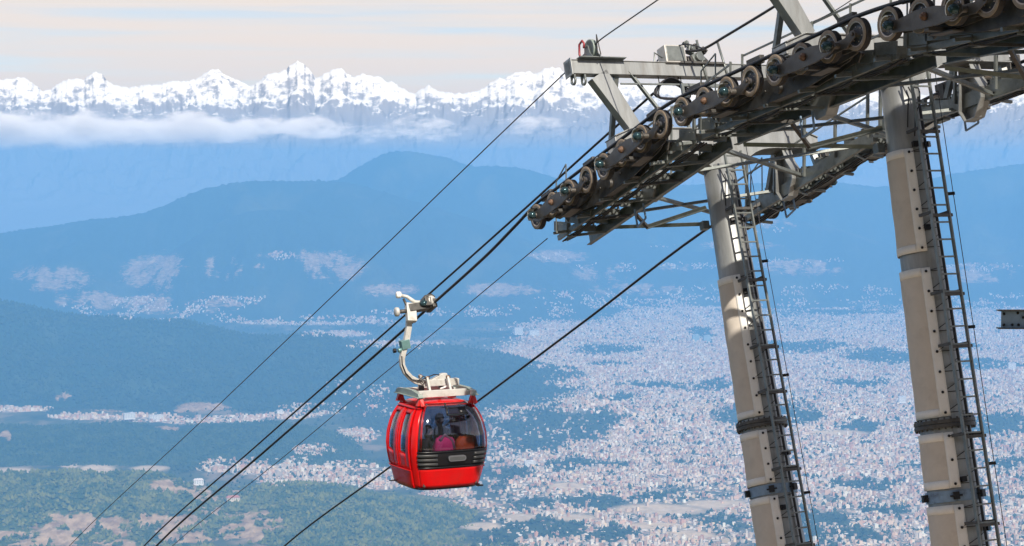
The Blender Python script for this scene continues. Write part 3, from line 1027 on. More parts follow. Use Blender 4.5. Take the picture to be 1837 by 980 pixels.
HEAD = [PL(1290, 305, 0), PL(1612, 152, 0)]
FOOT = [PL(1398, 950, 0), PL(1722, 960, 0)]
LEAN = []
for h, f in zip(HEAD, FOOT):
    q = h - f
    LEAN.append(math.atan2(-q.dot(UP), q.z))
S0 = HEAD[0].dot(UP)
STEP = (HEAD[1] - HEAD[0]).dot(UP)
HEAD.append(HEAD[1] + UP * STEP + ZU * 0.75)
LEAN.append(math.radians(5.0))
TM = [frame(h, a) for h, a in zip(HEAD, LEAN)]
# sheave trains: first and last wheel as seen in the photograph
W1, W8, W9, W16, W17 = PL(965, 390, GAUGE), PL(1190, 222, GAUGE), PL(1228, 200, GAUGE), PL(1538, 63, GAUGE), PL(1598, 43, GAUGE)
a1 = math.atan2((W8 - W1).z, (W8 - W1).dot(UP))
a2 = math.atan2((W16 - W9).z, (W16 - W9).dot(UP))
PITCH_S = ((W8 - W1).length + (W16 - W9).length) / 14.0
a3 = math.radians(5.0)
T3 = UP * math.cos(a3) + ZU * math.sin(a3)
TRAIN_C = [(W1 + W8) / 2, (W9 + W16) / 2, W17 + T3 * (3.5 * PITCH_S)]
TRAIN_A = [a1, a2, a3]

# ------------------------------------------------------------------ materials
M_GALV = mat("galvanised_steel", (0.205, 0.225, 0.22), 0.40, 0.5, 0.2, 5.0, 0.15, dirt=(0.12, 0.13, 0.125))
M_TUBE = mat("weathered_tube_steel", (0.335, 0.35, 0.35), 0.46, 0.55, 0.2, 2.2, 0.25, dirt=(0.22, 0.205, 0.185), stretch=(2.2, 2.2, 0.35))
M_DARK = mat("dark_greased_steel", (0.085, 0.082, 0.078), 0.5, 0.35, 0.3, 7.0, 0.3, dirt=(0.05, 0.045, 0.04))
M_PLATE = mat("grey_brown_plate_steel", (0.105, 0.098, 0.09), 0.45, 0.4, 0.25, 5.0, 0.2, dirt=(0.09, 0.07, 0.055))
M_RUBBER = mat("sheave_rubber", (0.032, 0.030, 0.030), 0.75, 0, 0.3, 14, 0.3)
M_TYRE = mat("worn_tan_liner", (0.28, 0.22, 0.16), 0.6, 0.1, 0.22, 9, 0.2, dirt=(0.20, 0.15, 0.11))
M_RIM = mat("pale_rim_ring", (0.60, 0.53, 0.46), 0.35, 0.6, 0.2, 10)
M_DISH = mat("dark_sheave_dish", (0.075, 0.08, 0.09), 0.45, 0.4, 0.35, 12, 0.2, dirt=(0.10, 0.07, 0.05))
M_CAP = mat("glossy_teal_cap", (0.035, 0.075, 0.09), 0.14, 0.5, 0.2, 9)
M_RUST = mat("rust_brown_hub", (0.17, 0.10, 0.065), 0.55, 0.3, 0.4, 18, 0.3)
M_BRASS = mat("cream_lip", (0.58, 0.55, 0.46), 0.3, 0.5, 0.15, 10)
M_CABLE = mat("black_cable_sheath", (0.018, 0.018, 0.022), 0.45, 0, 0.3, 20)
M_ROPE = mat("greased_wire_rope", (0.030, 0.030, 0.036), 0.4, 0.5, 0.4, 60, 0.6)
M_CANVAS = mat("beige_canvas", (0.62, 0.565, 0.50), 0.85, 0, 0.06, 3.0, 0.5, dirt=(0.53, 0.48, 0.42))
M_TAPE = mat("white_canvas_border", (0.82, 0.81, 0.78), 0.8, 0, 0.06, 4.0, 0.3)
M_BOLT = mat("black_bolt", (0.02, 0.02, 0.022), 0.4, 0.5, 0.2, 30)
M_RED = mat("red_gel_coat", (0.62, 0.004, 0.005), 0.25, 0, 0.10, 3.0, 0.0, spec=0.3, coat=0.25, dirt=(0.52, 0.012, 0.010))
M_REDP = mat("red_bracket_paint", (0.55, 0.02, 0.018), 0.4, 0, 0.12, 8.0)
M_CREAM = mat("cream_painted_steel", (0.56, 0.56, 0.535), 0.45, 0.1, 0.1, 6.0, 0.15, dirt=(0.40, 0.37, 0.31))
M_BLACK = mat("black_bumper_plastic", (0.007, 0.007, 0.009), 0.35, 0, 0.2, 8)
M_GREY = mat("grey_handle_plastic", (0.11, 0.115, 0.13), 0.4, 0, 0.1, 8)
M_GREEN = mat("green_grey_plate", (0.30, 0.36, 0.33), 0.5, 0.2, 0.12, 6)
M_BLUE = mat("blue_grey_painted_beam", (0.22, 0.32, 0.45), 0.5, 0.2, 0.12, 5, dirt=(0.09, 0.10, 0.12))

# ------------------------------------------------------------------ sheave trains
Y = V3((0, 1, 0))
mb = MB()
# a sheave turns about y; rope groove between two tan liner faces, recessed dark dish, pale ring, hub
prof = [(0.055, -0.085, 3), (0.055, -0.028, 3), (0.165, -0.018, 3), (0.172, -0.052, 2), (0.190, -0.058, 1), (0.236, -0.060, 1), (0.250, -0.052, 0), (0.250, -0.024, 0), (0.238, 0.0, 0),
        (0.250, 0.024, 0), (0.250, 0.052, 0), (0.236, 0.060, 1), (0.190, 0.058, 2), (0.172, 0.052, 3), (0.165, 0.018, 3), (0.055, 0.028, 3), (0.055, 0.085, 3), (0.0, 0.085, 3)]
mb.lathe([(0.0, -0.085, 3)] + prof, (0, 0, 0), Y, 32)
for k in range(6):
    q = k * math.pi / 3
    mb.ball((0.115 * math.cos(q), -0.024, 0.115 * math.sin(q)), 0.012, 2, 6, 4)
ME_SHEAVE = mb.mesh("sheave", [M_RUBBER, M_TYRE, M_RIM, M_DISH])
p = PITCH_S / 2
mb = MB()
dog = [(-p - 0.075, 0.0), (-p - 0.045, 0.055), (-p + 0.03, 0.06), (-0.16, -0.01), (0.16, -0.01), (p - 0.03, 0.06), (p + 0.045, 0.055), (p + 0.075, 0.0), (p + 0.05, -0.06), (0.17, -0.17), (-0.17, -0.17), (-p - 0.05, -0.06)]
for y in (-0.105, 0.105):
    mb.prism(dog, (0, y, 0), (1, 0, 0), (0, 0, 1), (0, 0.022, 0))
for x in (-p, p):
    for y in (-1, 1):
        mb.lathe([(0.0, 0.0), (0.034, 0.0), (0.034, 0.022), (0.0, 0.026)], (x, y * 0.116, 0), (0, y, 0), 8, 0, False)
mb.tube((0, 0.28, -0.085), (0, -0.30, -0.085), 0.05, 14)
ME_ROCKER = mb.mesh("rocker_arm", [M_PLATE])
mb = MB()
mb.lathe([(0.0, 0.0), (0.070, 0.0), (0.075, 0.03), (0.071, 0.075), (0.052, 0.105), (0.028, 0.118), (0.0, 0.12)], (0, -0.285, -0.085), (0, -1, 0), 20)
mb.lathe([(0.024, 0.115), (0.024, 0.135), (0.0, 0.137)], (0, -0.285, -0.085), (0, -1, 0), 6, 0, False)
ME_CAP = mb.mesh("bearing_cap", [M_CAP])
mb = MB()
mb.lathe([(0.122, 0.0), (0.135, 0.0), (0.135, 0.10), (0.122, 0.10), (0.122, 0.0)], (0, -0.27, -0.085), (0, -1, 0), 12, 0, False, (math.radians(-115), math.radians(35)))
ME_LIP = mb.mesh("rope_guard", [M_BRASS])
mb = MB()
P2 = PITCH_S
eq = [(-P2 - 0.09, -0.12), (-P2 - 0.04, -0.01), (-P2 + 0.12, -0.02), (-0.22, 0.045), (0.22, 0.045), (P2 - 0.12, -0.02), (P2 + 0.04, -0.01), (P2 + 0.09, -0.12), (P2 - 0.05, -0.19), (0.25, -0.23), (-0.25, -0.23), (-P2 + 0.05, -0.19)]
for y in (-0.235, 0.235):
    mb.prism(eq, (0, y, 0), (1, 0, 0), (0, 0, 1), (0, 0.03, 0))
mb.box((0, 0.12, -0.285), (0.5, 0.22, 0.025))
mb.tube((0, -0.235, -0.09), (0, 0.235, -0.09), 0.04, 10)
ME_EQ = mb.mesh("equaliser_beam", [M_PLATE])
mb = MB()
mb.lathe([(0, 0), (0.062, 0), (0.062, 0.03), (0.035, 0.045), (0.035, 0.07), (0, 0.072)], (0, -0.25, -0.07), (0, -1, 0), 12)
for k in range(5):
    q = k * 1.2566
    mb.ball((0.048 * math.cos(q), -0.283, -0.07 + 0.048 * math.sin(q)), 0.009, 0, 6, 4)
ME_HUB = mb.mesh("pivot_hub", [M_RUST])
mb = MB()
main = [(-2.05, -0.16), (-1.85, -0.05), (-0.6, 0.02), (0.6, 0.02), (1.85, -0.05), (2.05, -0.16), (1.85, -0.24), (0.8, -0.36), (-0.8, -0.36), (-1.85, -0.24)]
for y in (0.27, 0.43):
    mb.prism(main, (0, y, 0), (1, 0, 0), (0, 0, 1), (0, 0.025, 0))
mb.box((0, 0.35, -0.03), (3.6, 0.15, 0.02))
mb.box((0, 0.35, -0.345), (1.6, 0.15, 0.02))
for x in (-2.0, 2.0):
    mb.bar((x, 0.35, -0.10), (x * 0.95, 0.35, -0.23), 0.03, 0.2, 0, (1, 0, 0))
for x in (-2 * P2, 2 * P2):
    mb.tube((x, 0.22, -0.09), (x, 0.46, -0.09), 0.06, 12)
    mb.box((x, 0.0, -0.245), (0.10, 0.46, 0.06))
for x in np.linspace(-1.6, 1.6, 9):
    mb.tube((x, 0.24, -0.15), (x, 0.46, -0.15), 0.022, 6)
mb.tube((0, 0.2, -0.2), (0, 0.55, -0.2), 0.09, 14)
ME_MAIN = mb.mesh("main_beam", [M_DARK])
mb = MB()
mb.box((0, 0.10, 0.33), (0.40, 0.09, 0.13))
mb.box((0, 0.16, 0.15), (0.12, 0.025, 0.42))
mb.box((0.05, 0.06, 0.275), (0.2, 0.05, 0.03))
ME_CATCH = mb.mesh("rope_catcher", [M_DARK])


def sheave_train(M, label, group="sheave trains along the ropes"):
    r = empty("sheave_train", M, label, "sheave train", group)

    def part(name, me, x, z=0.0, par=r, rot=0.0, bev=0.006):
        o = link(bpy.data.objects.new(name, me), par)
        o.location = (x, 0, z)
        if rot:
            o.rotation_euler = (0, rot, 0)
        if bev:
            b = o.modifiers.new("bevel", "BEVEL")
            b.width, b.segments, b.limit_method, b.angle_limit = bev, 2, "ANGLE", math.radians(40)
        return o
    for i in range(8):
        part("sheave", ME_SHEAVE, (i - 3.5) * PITCH_S, 0, r, random.uniform(0, 6.28), 0)
    part("main_beam", ME_MAIN, 0)
    for k in (-2, 2):
        e = part("equaliser_beam", ME_EQ, k * PITCH_S)
        part("pivot_hub", ME_HUB, 0, 0, e, 0, 0)
        for j in (-1, 1):
            q = part("rocker_arm", ME_ROCKER, (k + j) * PITCH_S)
            part("bearing_cap", ME_CAP, 0, 0, q, 0, 0)
            part("rope_guard", ME_LIP, 0, 0, q, 0, 0)
    for x in (-3.05, -0.5, 3.0):
        part("rope_catcher", ME_CATCH, x * PITCH_S)
    return r


names = ["lower", "middle", "upper"]
FAR_SHIFT = V3((0, 0, 0.14)) - WD * (2 * GAUGE)
FLIP = Matrix.Scale(-1, 4, V3((0, 1, 0)))
TR_L = ["lowest sheave train on the near rope, beside the tower with the wire pulley",
        "sheave train on the near rope in front of the taller second tower",
        "uppermost sheave train on the near rope, cut off by the frame"]
TR_F = ["sheave train under the far rope, its wheels hanging behind the lower tower",
        "sheave train on the far rope behind the second tower, partly out of frame"]
for i in range(3):
    sheave_train(frame(TRAIN_C[i], TRAIN_A[i]), TR_L[i])
for i in range(2):
    sheave_train(frame(TRAIN_C[i] + FAR_SHIFT, TRAIN_A[i]) @ FLIP, TR_F[i])

# ------------------------------------------------------------------ catwalks beside the trains
CY0, CY1 = 0.50, 1.15                # from the rope towards the towers
mb = MB()
gx0, gx1, gy0, gy1 = -0.20, 0.20, CY0 + 0.03, CY1 - 0.02
cells_x, cells_y = 4, 8
for i in range(cells_x + 1):            # diamond mesh of expanded metal
    for j in range(cells_y):
        xa = gx0 + (gx1 - gx0) * i / cells_x
        ya, yb = gy0 + (gy1 - gy0) * j / cells_y, gy0 + (gy1 - gy0) * (j + 1) / cells_y
        dxx = (gx1 - gx0) / cells_x / 2
        sgn = 1 if (i + j) % 2 else -1
        mb.bar((xa - sgn * dxx, ya, 0.012), (xa + sgn * dxx, yb, 0.012), 0.018, 0.02)
mb.bar((gx0, gy0, 0.0), (gx0, gy1, 0.0), 0.025, 0.035)
mb.bar((gx1, gy0, 0.0), (gx1, gy1, 0.0), 0.025, 0.035)
ME_GRATE = mb.mesh("grating", [M_GALV])
mb = MB()
mb.box((0.0, CY0 - 0.02, 0.045), (0.54, 0.025, 0.19))
mb.box((0.215, (CY0 + CY1) / 2, 0.01), (0.02, CY1 - CY0, 0.12))
mb.box((-0.215, (CY0 + CY1) / 2, -0.02), (0.02, CY1 - CY0, 0.07))
mb.box((0.0, CY1 + 0.0, -0.03), (0.40, 0.03, 0.09))
for x in (-0.2, -0.08, 0.08, 0.2):
    mb.ball((x, CY0 - 0.033, 0.085), 0.010, 0, 6, 4)
ME_TREAD = mb.mesh("tread", [M_GALV])


def catwalk(M, slope, label, k0, k1, group="catwalks beside the sheave trains"):
    r = empty("catwalk", M, label, "catwalk", group)
    x0, x1 = -2.78, 2.70
    m = MB()
    m.bar((x0, CY1 + 0.07, -0.40), (x1, CY1 + 0.07, -0.40), 0.014, 0.24)
    m.bar((x0, CY1 + 0.03, -0.29), (x1, CY1 + 0.03, -0.29), 0.09, 0.016)
    m.bar((x0, CY1 + 0.03, -0.51), (x1, CY1 + 0.03, -0.51), 0.09, 0.016)
    m.build("stringer", [M_GALV], r)
    m = MB()
    m.bar((x0, CY0 + 0.02, -0.36), (x1, CY0 + 0.02, -0.36), 0.05, 0.10)
    m.build("stringer", [M_GALV], r)
    n = 11
    for k in range(n):
        x = x0 + 0.22 + (x1 - x0 - 0.44) * k / (n - 1)
        t = link(bpy.data.objects.new("tread", ME_TREAD), r)
        t.location = (x, 0, -0.235)
        t.rotation_euler = (0, slope, 0)
        g = link(bpy.data.objects.new("grating", ME_GRATE), t)
        g.location = (0, 0, 0.03)
    # upright plates that carry the steps, and the hangers up to the train beam
    up = V3((-math.sin(slope) * -1, 0, math.cos(slope)))
    for k in range(6):
        x = x0 + 0.45 + 0.98 * k
        m = MB()
        m.angle((x, CY0 + 0.05, -0.42), V3((x, CY0 + 0.05, -0.42)) + up * 0.52, 0.07, 0.010)
        m.bar((x, CY0 + 0.05, -0.36), (x, 0.18, -0.40), 0.05, 0.05)
        m.build("hanger_post", [M_GALV], r)
    # railing on the tower side
    m = MB()
    pts = [V3((x0 + 0.1 + (x1 - x0 - 0.2) * k / 5, CY1 + 0.12, -0.40)) for k in range(6)]
    for q in pts:
        m.angle(q, q + up * 1.45, 0.045, 0.008)
    for hgt in (0.75, 1.42):
        m.bar(pts[0] + up * hgt, pts[-1] + up * hgt, 0.03, 0.03)
    m.build("railing", [M_GALV], r)
    # guard frame at the outer lower end
    m = MB()
    a, b = V3((x0 + 0.05, CY0 - 0.05, -0.30)), V3((x0 + 0.05, CY1, -0.30))
    m.bar(a, a + up * 1.05, 0.02, 0.02)
    m.bar(a + up * 1.05, a + up * 1.05 + V3((0.5, 0, 0.18)), 0.02, 0.02)
    m.bar(a + up * 1.05 + V3((0.5, 0, 0.18)), a + V3((0.5, 0, 0.1)), 0.02, 0.02)
    m.build("guard_rail", [M_GALV], r)
    # cables strapped along the outer edge, and diagonal stays under the steps
    m = MB()
    for j in range(3):
        m.path([(x0 + (x1 - x0) * q / 14, CY0 + 0.10 + 0.05 * j, -0.43 + 0.02 * math.sin(2.3 * q + j)) for q in range(15)], 0.016, 6)
    m.build("cable_run", [M_CABLE], r)
    for k in range(5):
        m = MB()
        xa, xb = x0 + 0.3 + 1.0 * k, x0 + 0.8 + 1.0 * k
        m.bar((xa, CY0 + 0.05, -0.42), (xb, CY1 + 0.03, -0.50), 0.035, 0.05)
        m.build("diagonal_stay", [M_DARK if k % 2 else M_GALV], r)
    # square hoop below the stringer
    m = MB()
    h0 = V3((-0.62, CY1 - 0.1, -0.5))
    for q0, q1 in (((0, 0, 0), (0, 0, -0.36)), ((0, 0, -0.36), (0.34, 0, -0.30)), ((0.34, 0, -0.30), (0.34, 0, 0))):
        m.bar(h0 + V3(q0), h0 + V3(q1), 0.028, 0.028)
    m.build("hoop", [M_BLUE], r)
    return r


CW_L = ["stepped grating catwalk at the lower end of the near rope", "stepped catwalk beside the near rope, between the two tower tubes",
        "dark shaded catwalk at the top edge, above the second tower"]
CW_F = ["catwalk along the far rope, above the head of the lower tower's ladder", "catwalk along the far rope at the edge of the frame"]
for i in range(3):
    catwalk(frame(TRAIN_C[i], TRAIN_A[i]), TRAIN_A[i], CW_L[i], 0, 11)
for i in range(2):
    catwalk(frame(TRAIN_C[i] + FAR_SHIFT, TRAIN_A[i]) @ FLIP, TRAIN_A[i], CW_F[i], 0, 11)

# ------------------------------------------------------------------ towers
TI = [m.inverted() for m in TM]


def tz(i, py):
    """height along the axis of tower i that shows at row py"""
    h, f = HEAD[i], FOOT[i]
    lo, hi = -14.0, 3.0
    ax = (h - f).normalized()
    for _ in range(40):
        c = (lo + hi) / 2
        q = h + ax * c
        if proj(q.x, q.y, q.z)[1] > py:
            lo = c
        else:
            hi = c
    return (lo + hi) / 2


def tube_r(z):
    return 0.305 + 0.0185 * max(0.0, -z)


def shell(m, z0, z1, a0, a1, off, th, mi=0, n=30, rows=10, wr=0.004, seed=0):
    """cloth wrapped round the tube from angle a0 to a1, with slight folds"""
    vs, fs = [], []
    for i in range(rows + 1):
        z = z0 + (z1 - z0) * i / rows
        for k in range(n + 1):
            a = a0 + (a1 - a0) * k / n
            r = tube_r(z) + off + wr * math.sin(5 * a + 3 * z + seed) * math.sin(7 * z + 2 * a + seed)
            vs.append((r * math.cos(a), r * math.sin(a), z))
    q = len(vs)
    for i in range(rows + 1):
        z = z0 + (z1 - z0) * i / rows
        for k in range(n + 1):
            a = a0 + (a1 - a0) * k / n
            r = tube_r(z) + off - th
            vs.append((r * math.cos(a), r * math.sin(a), z))
    w = n + 1
    for i in range(rows):
        for k in range(n):
            fs.append((i * w + k, i * w + k + 1, (i + 1) * w + k + 1, (i + 1) * w + k))
            fs.append((q + i * w + k, q + (i + 1) * w + k, q + (i + 1) * w + k + 1, q + i * w + k + 1))
    for k in range(n):
        fs.append((k, q + k, q + k + 1, k + 1))
        fs.append((rows * w + k, rows * w + k + 1, q + rows * w + k + 1, q + rows * w + k))
    for i in range(rows):
        fs.append((i * w, (i + 1) * w, q + (i + 1) * w, q + i * w))
        fs.append((i * w + n, q + i * w + n, q + (i + 1) * w + n, (i + 1) * w + n))
    m.add(vs, fs, mi, True)


A_R, A_L = math.radians(-25), math.radians(-205)      # right edge of the canvas (towards the camera), round to the back
ZB = 2.0                                             # height of the lifting beam over the tower head
mbr = MB()
mbr.bar((0, -0.17, 0), (0, 0.17, 0), 0.026, 0.026)
ME_RUNG = mbr.mesh("rung", [M_GALV])


def strut_points():
    """brace points read from the lower tower, in its own frame"""
    A, E = PL(1264, 405, 0.30), PL(1064, 412, 1.56)
    J = A.lerp(E, 0.50)
    K, G = PL(1268, 374, 0.30), PL(1124, 366, 1.56)
    return [TI[0] @ q for q in (A, E, J, K, G)]


STRUT = strut_points()


def tower(i, label, canvases, flange, clamp, with_tube=True):
    r = empty("ropeway_tower", TM[i], label, "tower", "ropeway towers")
    zlow = -14.5
    if with_tube:
        m = MB()
        zs = np.linspace(zlow, 0.05, 24)
        m.lathe([(tube_r(z), z) for z in zs] + [(0.0, 0.05)], (0, 0, 0), ZU, 40)
        m.build("tube", [M_TUBE], r)
    # crossarm with an arched belly, standing on the tube
    m = MB()
    belly = lambda y: 0.40 - 0.46 * math.exp(-(abs(y) / 0.62) ** 2.4)
    ys = [1.95 - 3.9 * k / 26 for k in range(27)]
    for tx in (-0.17, 0.17):
        m.prism([(-2.3, 0.60), (-1.9, 0.76), (1.9, 0.76), (2.3, 0.60), (2.3, 0.42)] + [(y, belly(y)) for y in ys] + [(-2.3, 0.42)], (tx, 0, 0), (0, 1, 0), (0, 0, 1), (0.024, 0, 0))
    ys = [2.3] + ys + [-2.3]
    for y0, y1 in zip(ys, ys[1:]):
        m.bar((0, y0, belly(y0) - 0.011), (0, y1, belly(y1) - 0.011), 0.46, 0.022)
    for y0, z0, y1, z1 in ((-2.3, 0.60, -1.9, 0.76), (-1.9, 0.76, 1.9, 0.76), (1.9, 0.76, 2.3, 0.60)):
        m.bar((0, y0, z0 + 0.012), (0, y1, z1 + 0.012), 0.44, 0.022)
    for y in (-2.29, 2.29):
        m.box((0, y, 0.51), (0.34, 0.02, 0.17))
    for sg in (-1, 1):
        m.bar((0, sg * 2.24, 0.45), (0.04, sg * 2.33, -0.10), 0.22, 0.10)
    m.build("crossarm", [M_TUBE], r, 0.005)
    # octagonal plates that carry the catwalk stringers
    for sg in (-1, 1):
        m = MB()
        oc = [(-0.14, 0.52), (0.12, 0.52), (0.20, 0.22), (0.32, 0.02), (0.30, -0.16), (0.08, -0.44), (-0.18, -0.46), (-0.30, -0.26), (-0.20, 0.10)]
        m.prism(oc, (0.02, sg * 1.62, -0.12), (1, 0, 0), (0, 0, 1), (0, 0.05, 0))
        for q0, q1 in zip(oc, oc[1:] + oc[:1]):
            m.bar((0.02 + q0[0], sg * 1.53, -0.12 + q0[1]), (0.02 + q1[0], sg * 1.53, -0.12 + q1[1]), 0.22, 0.02, 0, (0, 1, 0) if abs(q1[0] - q0[0]) < 0.01 else (0, 0, 1))
        for k in range(6):
            m.ball((-0.2 + 0.08 * k, sg * 1.65, 0.0 - 0.05 * k), 0.014, 1, 6, 4)
        m.build("gusset_plate", [M_TUBE, M_BOLT], r)
    # braces down to the catwalk ends
    for sg in (1, -1):
        Mx = lambda q: V3((q.x, q.y * sg, q.z))
        A, E, J, K, G = (Mx(q) for q in STRUT)
        m = MB()
        m.angle(A, E, 0.075, 0.010, 0, (1, 0, 0.6))
        m.build("brace", [M_GALV], r)
        m = MB()
        m.angle(J, K, 0.065, 0.010, 0, (1, 0, 0.6))
        m.build("brace", [M_GALV], r)
        m = MB()
        m.bar(J, G, 0.06, 0.06)
        m.build("brace", [M_DARK], r)
        m = MB()
        m.box(A + V3((0, 0, 0.0)), (0.14, 0.14, 0.16))
        m.build("brace_lug", [M_GALV], r)
    # flat wind bracing between the two catwalks
    for (xa, xb) in ((-2.3, -0.5), (0.5, 2.3)):
        for sg in (-1, 1):
            m = MB()
            m.angle((xa, sg * 1.58, -0.30), (xb, -sg * 1.58, -0.30), 0.06, 0.010)
            m.build("wind_brace", [M_GALV], r)
    # lifting frame over the crossarm
    m = MB()
    m.bar((0, -2.98, ZB), (0, 2.98, ZB), 0.20, 0.26)
    m.bar((0, -2.98, ZB + 0.138), (0, 2.98, ZB + 0.138), 0.24, 0.016)
    for y in (-3.0, 3.0):
        m.box((0, y - math.copysign(0.03, y), ZB), (0.30, 0.02, 0.34))
    m.build("lifting_beam", [M_TUBE], r, 0.006)
    for sg in (-1, 1):
        m = MB()
        m.bar((0, sg * 2.38, ZB - 0.13), (0, sg * 1.74, 0.78), 0.20, 0.40, 0, (0, 1, 0), 0.20, 0.26)
        m.build("leg", [M_TUBE], r, 0.006)
        m = MB()
        m.bar((-0.02, sg * 1.95, ZB - 0.10), (-1.25, sg * 1.85, -0.28), 0.09, 0.09)
        m.build("brace", [M_GALV], r)
        m = MB()
        m.angle((0.02, sg * 1.72, ZB - 0.06), (0.10, sg * 1.0, 0.80), 0.09, 0.012)
        m.build("brace", [M_GALV], r)
        m = MB()
        m.box((-1.25, sg * 1.85, -0.22), (0.30, 0.16, 0.16))
        for x in (-1.33, -1.17):
            m.tube((x, sg * 1.82, -0.2), (x, sg * 1.82, -0.02), 0.016, 6)
        m.build("brace_foot", [M_GALV], r)
        for y in (2.90, 2.68):
            m = MB()
            m.lathe([(0.055, -0.015), (0.095, -0.015), (0.095, 0.015), (0.055, 0.015), (0.055, -0.015)], (0, sg * y, ZB - 0.24), Y, 18)
            m.box((0, sg * y, ZB - 0.13), (0.16, 0.03, 0.12))
            m.build("lifting_eye", [M_GALV], r)
    if not with_tube:
        return r
    # canvas wraps with white borders, black eyelets and lacing
    for c, (p0, p1) in enumerate(canvases):
        z1, z0 = tz(i, p0), tz(i, p1)
        rows = max(4, int((z1 - z0) / 0.12))
        m = MB()
        shell(m, z0, z1, A_L, A_R, 0.032, 0.008, 0, 40, rows, 0.006, i + c)
        w = m.build("canvas_wrap", [M_CANVAS], r)
        m = MB()
        e = 0.15 / tube_r(z0)
        shell(m, z0, z1, A_R - e, A_R + 0.01, 0.037, 0.006, 0, 4, rows, 0.005, i + c)
        m.build("border", [M_TAPE], w)
        for (b0, b1) in ((z1 - 0.13, z1 + 0.004), (z0 - 0.004, z0 + 0.13)):
            m = MB()
            shell(m, b0, b1, A_L, A_R - e, 0.0375, 0.006, 0, 34, 2, 0.005, i + c)
            m.build("border", [M_TAPE], w)
        nb = max(2, int(round((z1 - z0) / 0.36)) + 1)
        for k in range(nb):
            z = z0 + 0.06 + (z1 - z0 - 0.12) * k / (nb - 1)
            a = A_R - 0.45 * e
            rr_ = tube_r(z) + 0.045
            m = MB()
            m.ball((rr_ * math.cos(a), rr_ * math.sin(a), z), 0.024, 0, 8, 5)
            m.build("eyelet_bolt", [M_BOLT], w)
            m = MB()
            for (da, dz) in ((0.9, 0.0), (0.85, 0.20 if k < nb - 1 else 0.06)):
                pts = []
                for j in range(7):
                    aa, zz = a + da * j / 6, z + dz * j / 6
                    q = tube_r(zz) + 0.03
                    pts.append((q * math.cos(aa), q * math.sin(aa), zz))
                m.path(pts, 0.006, 5)
            m.build("lacing", [M_BOLT], w)
    zf = tz(i, flange)
    m = MB()
    R = tube_r(zf)
    m.lathe([(R - 0.02, -0.065), (R + 0.085, -0.065), (R + 0.085, -0.008), (R + 0.07, -0.008), (R + 0.07, 0.008), (R + 0.085, 0.008), (R + 0.085, 0.065), (R - 0.02, 0.065)], (0, 0, zf), ZU, 40, 0, False)
    for k in range(28):
        a = k * 2 * math.pi / 28
        m.tube(((R + 0.055) * math.cos(a), (R + 0.055) * math.sin(a), zf - 0.095), ((R + 0.055) * math.cos(a), (R + 0.055) * math.sin(a), zf + 0.095), 0.018, 6)
    m.build("bolted_flange", [M_DARK], r, 0.004)
    zc = tz(i, clamp)
    R = tube_r(zc)
    m = MB()
    m.lathe([(R, -0.09), (R + 0.03, -0.09), (R + 0.03, 0.09), (R, 0.09)], (0, 0, zc), ZU, 40, 0, False)
    for a in (-0.62, -1.9, 0.35):
        m.box(((R + 0.06) * math.cos(a), (R + 0.06) * math.sin(a), zc), (0.10, 0.10, 0.12), 1, Matrix.Rotation(a, 3, "Z"))
        m.tube(((R + 0.06) * math.cos(a - 0.2), (R + 0.06) * math.sin(a - 0.2), zc), ((R + 0.06) * math.cos(a + 0.2), (R + 0.06) * math.sin(a + 0.2), zc), 0.016, 6, 1)
    m.build("clamp_band", [M_BLUE, M_BOLT], r)
    # cable tray pipe and clips on the uphill face
    m = MB()
    pts = [((tube_r(z) + 0.05) * math.cos(0.25), (tube_r(z) + 0.05) * math.sin(0.25), z) for z in np.linspace(zlow, -0.3, 12)]
    m.path(pts, 0.024, 8)
    m.build("cable_conduit", [M_CABLE], r)
    for z, a in ((-1.1, -0.3), (-1.1, 0.45), (-2.5, -0.3), (-5.6, 0.45), (-6.6, -0.3), (-7.4, 0.45)):
        m = MB()
        q = tube_r(z) + 0.035
        if True:
            m.box((q * math.cos(a), q * math.sin(a), z), (0.09, 0.09, 0.09), 0, Matrix.Rotation(a, 3, "Z"))
        m.build("cable_clip", [M_BOLT], r)
    # ladder on the uphill face
    off = lambda z: tube_r(z) + 0.27
    yl = -0.02
    lad = MB()
    for sg in (-1, 1):
        lad.bar((off(0.2), yl + sg * 0.185, 0.2), (off(zlow), yl + sg * 0.185, zlow), 0.03, 0.055, 0, (1, 0, 0))
    lo = lad.build("ladder", [M_GALV], r)
    z = 0.1
    k = 0
    while z > -9.0:
        g = link(bpy.data.objects.new("rung", ME_RUNG), lo)
        g.location = (off(z), yl, z)
        z -= 0.285
        k += 1
    for z in (-0.9, -2.3, -3.6, -4.45, -5.9, -7.3):
        m = MB()
        for sg in (-1, 1):
            m.bar((tube_r(z) - 0.01, yl + sg * 0.185, z), (off(z) + 0.02, yl + sg * 0.185, z), 0.045, 0.05)
        m.bar((off(z), yl - 0.19, z - 0.05), (off(z) + 0.0, yl + 0.24, z - 0.05), 0.05, 0.05)
        m.build("ladder_bracket", [M_DARK], lo)
    m = MB()
    m.path([(off(zz) + 0.04, yl + 0.30, zz) for zz in np.linspace(0.3, zlow, 10)], 0.007, 5)
    m.build("safety_wire", [M_ROPE], r)
    for z in (-2.0, -4.2, -6.4):
        m = MB()
        m.bar((off(z), yl + 0.185, z), (off(z) + 0.05, yl + 0.32, z), 0.035, 0.05)
        m.build("wire_clip", [M_BOLT], r)
    # loops of control cable at the head
    m = MB()
    for j, (a, l) in enumerate(((0.1, 0.7), (0.5, 0.9), (-0.1, 0.5))):
        q = [(0.36 + 0.10 * math.sin(t * 3.1), -0.22 + 0.12 * j + 0.03 * math.sin(6 * t), -0.1 - l * t - 0.05 * math.sin(9 * t + j)) for t in np.linspace(0, 1, 14)]
        m.path(q, 0.012, 6)
    m.build("control_cable", [M_CABLE], r)
    return r


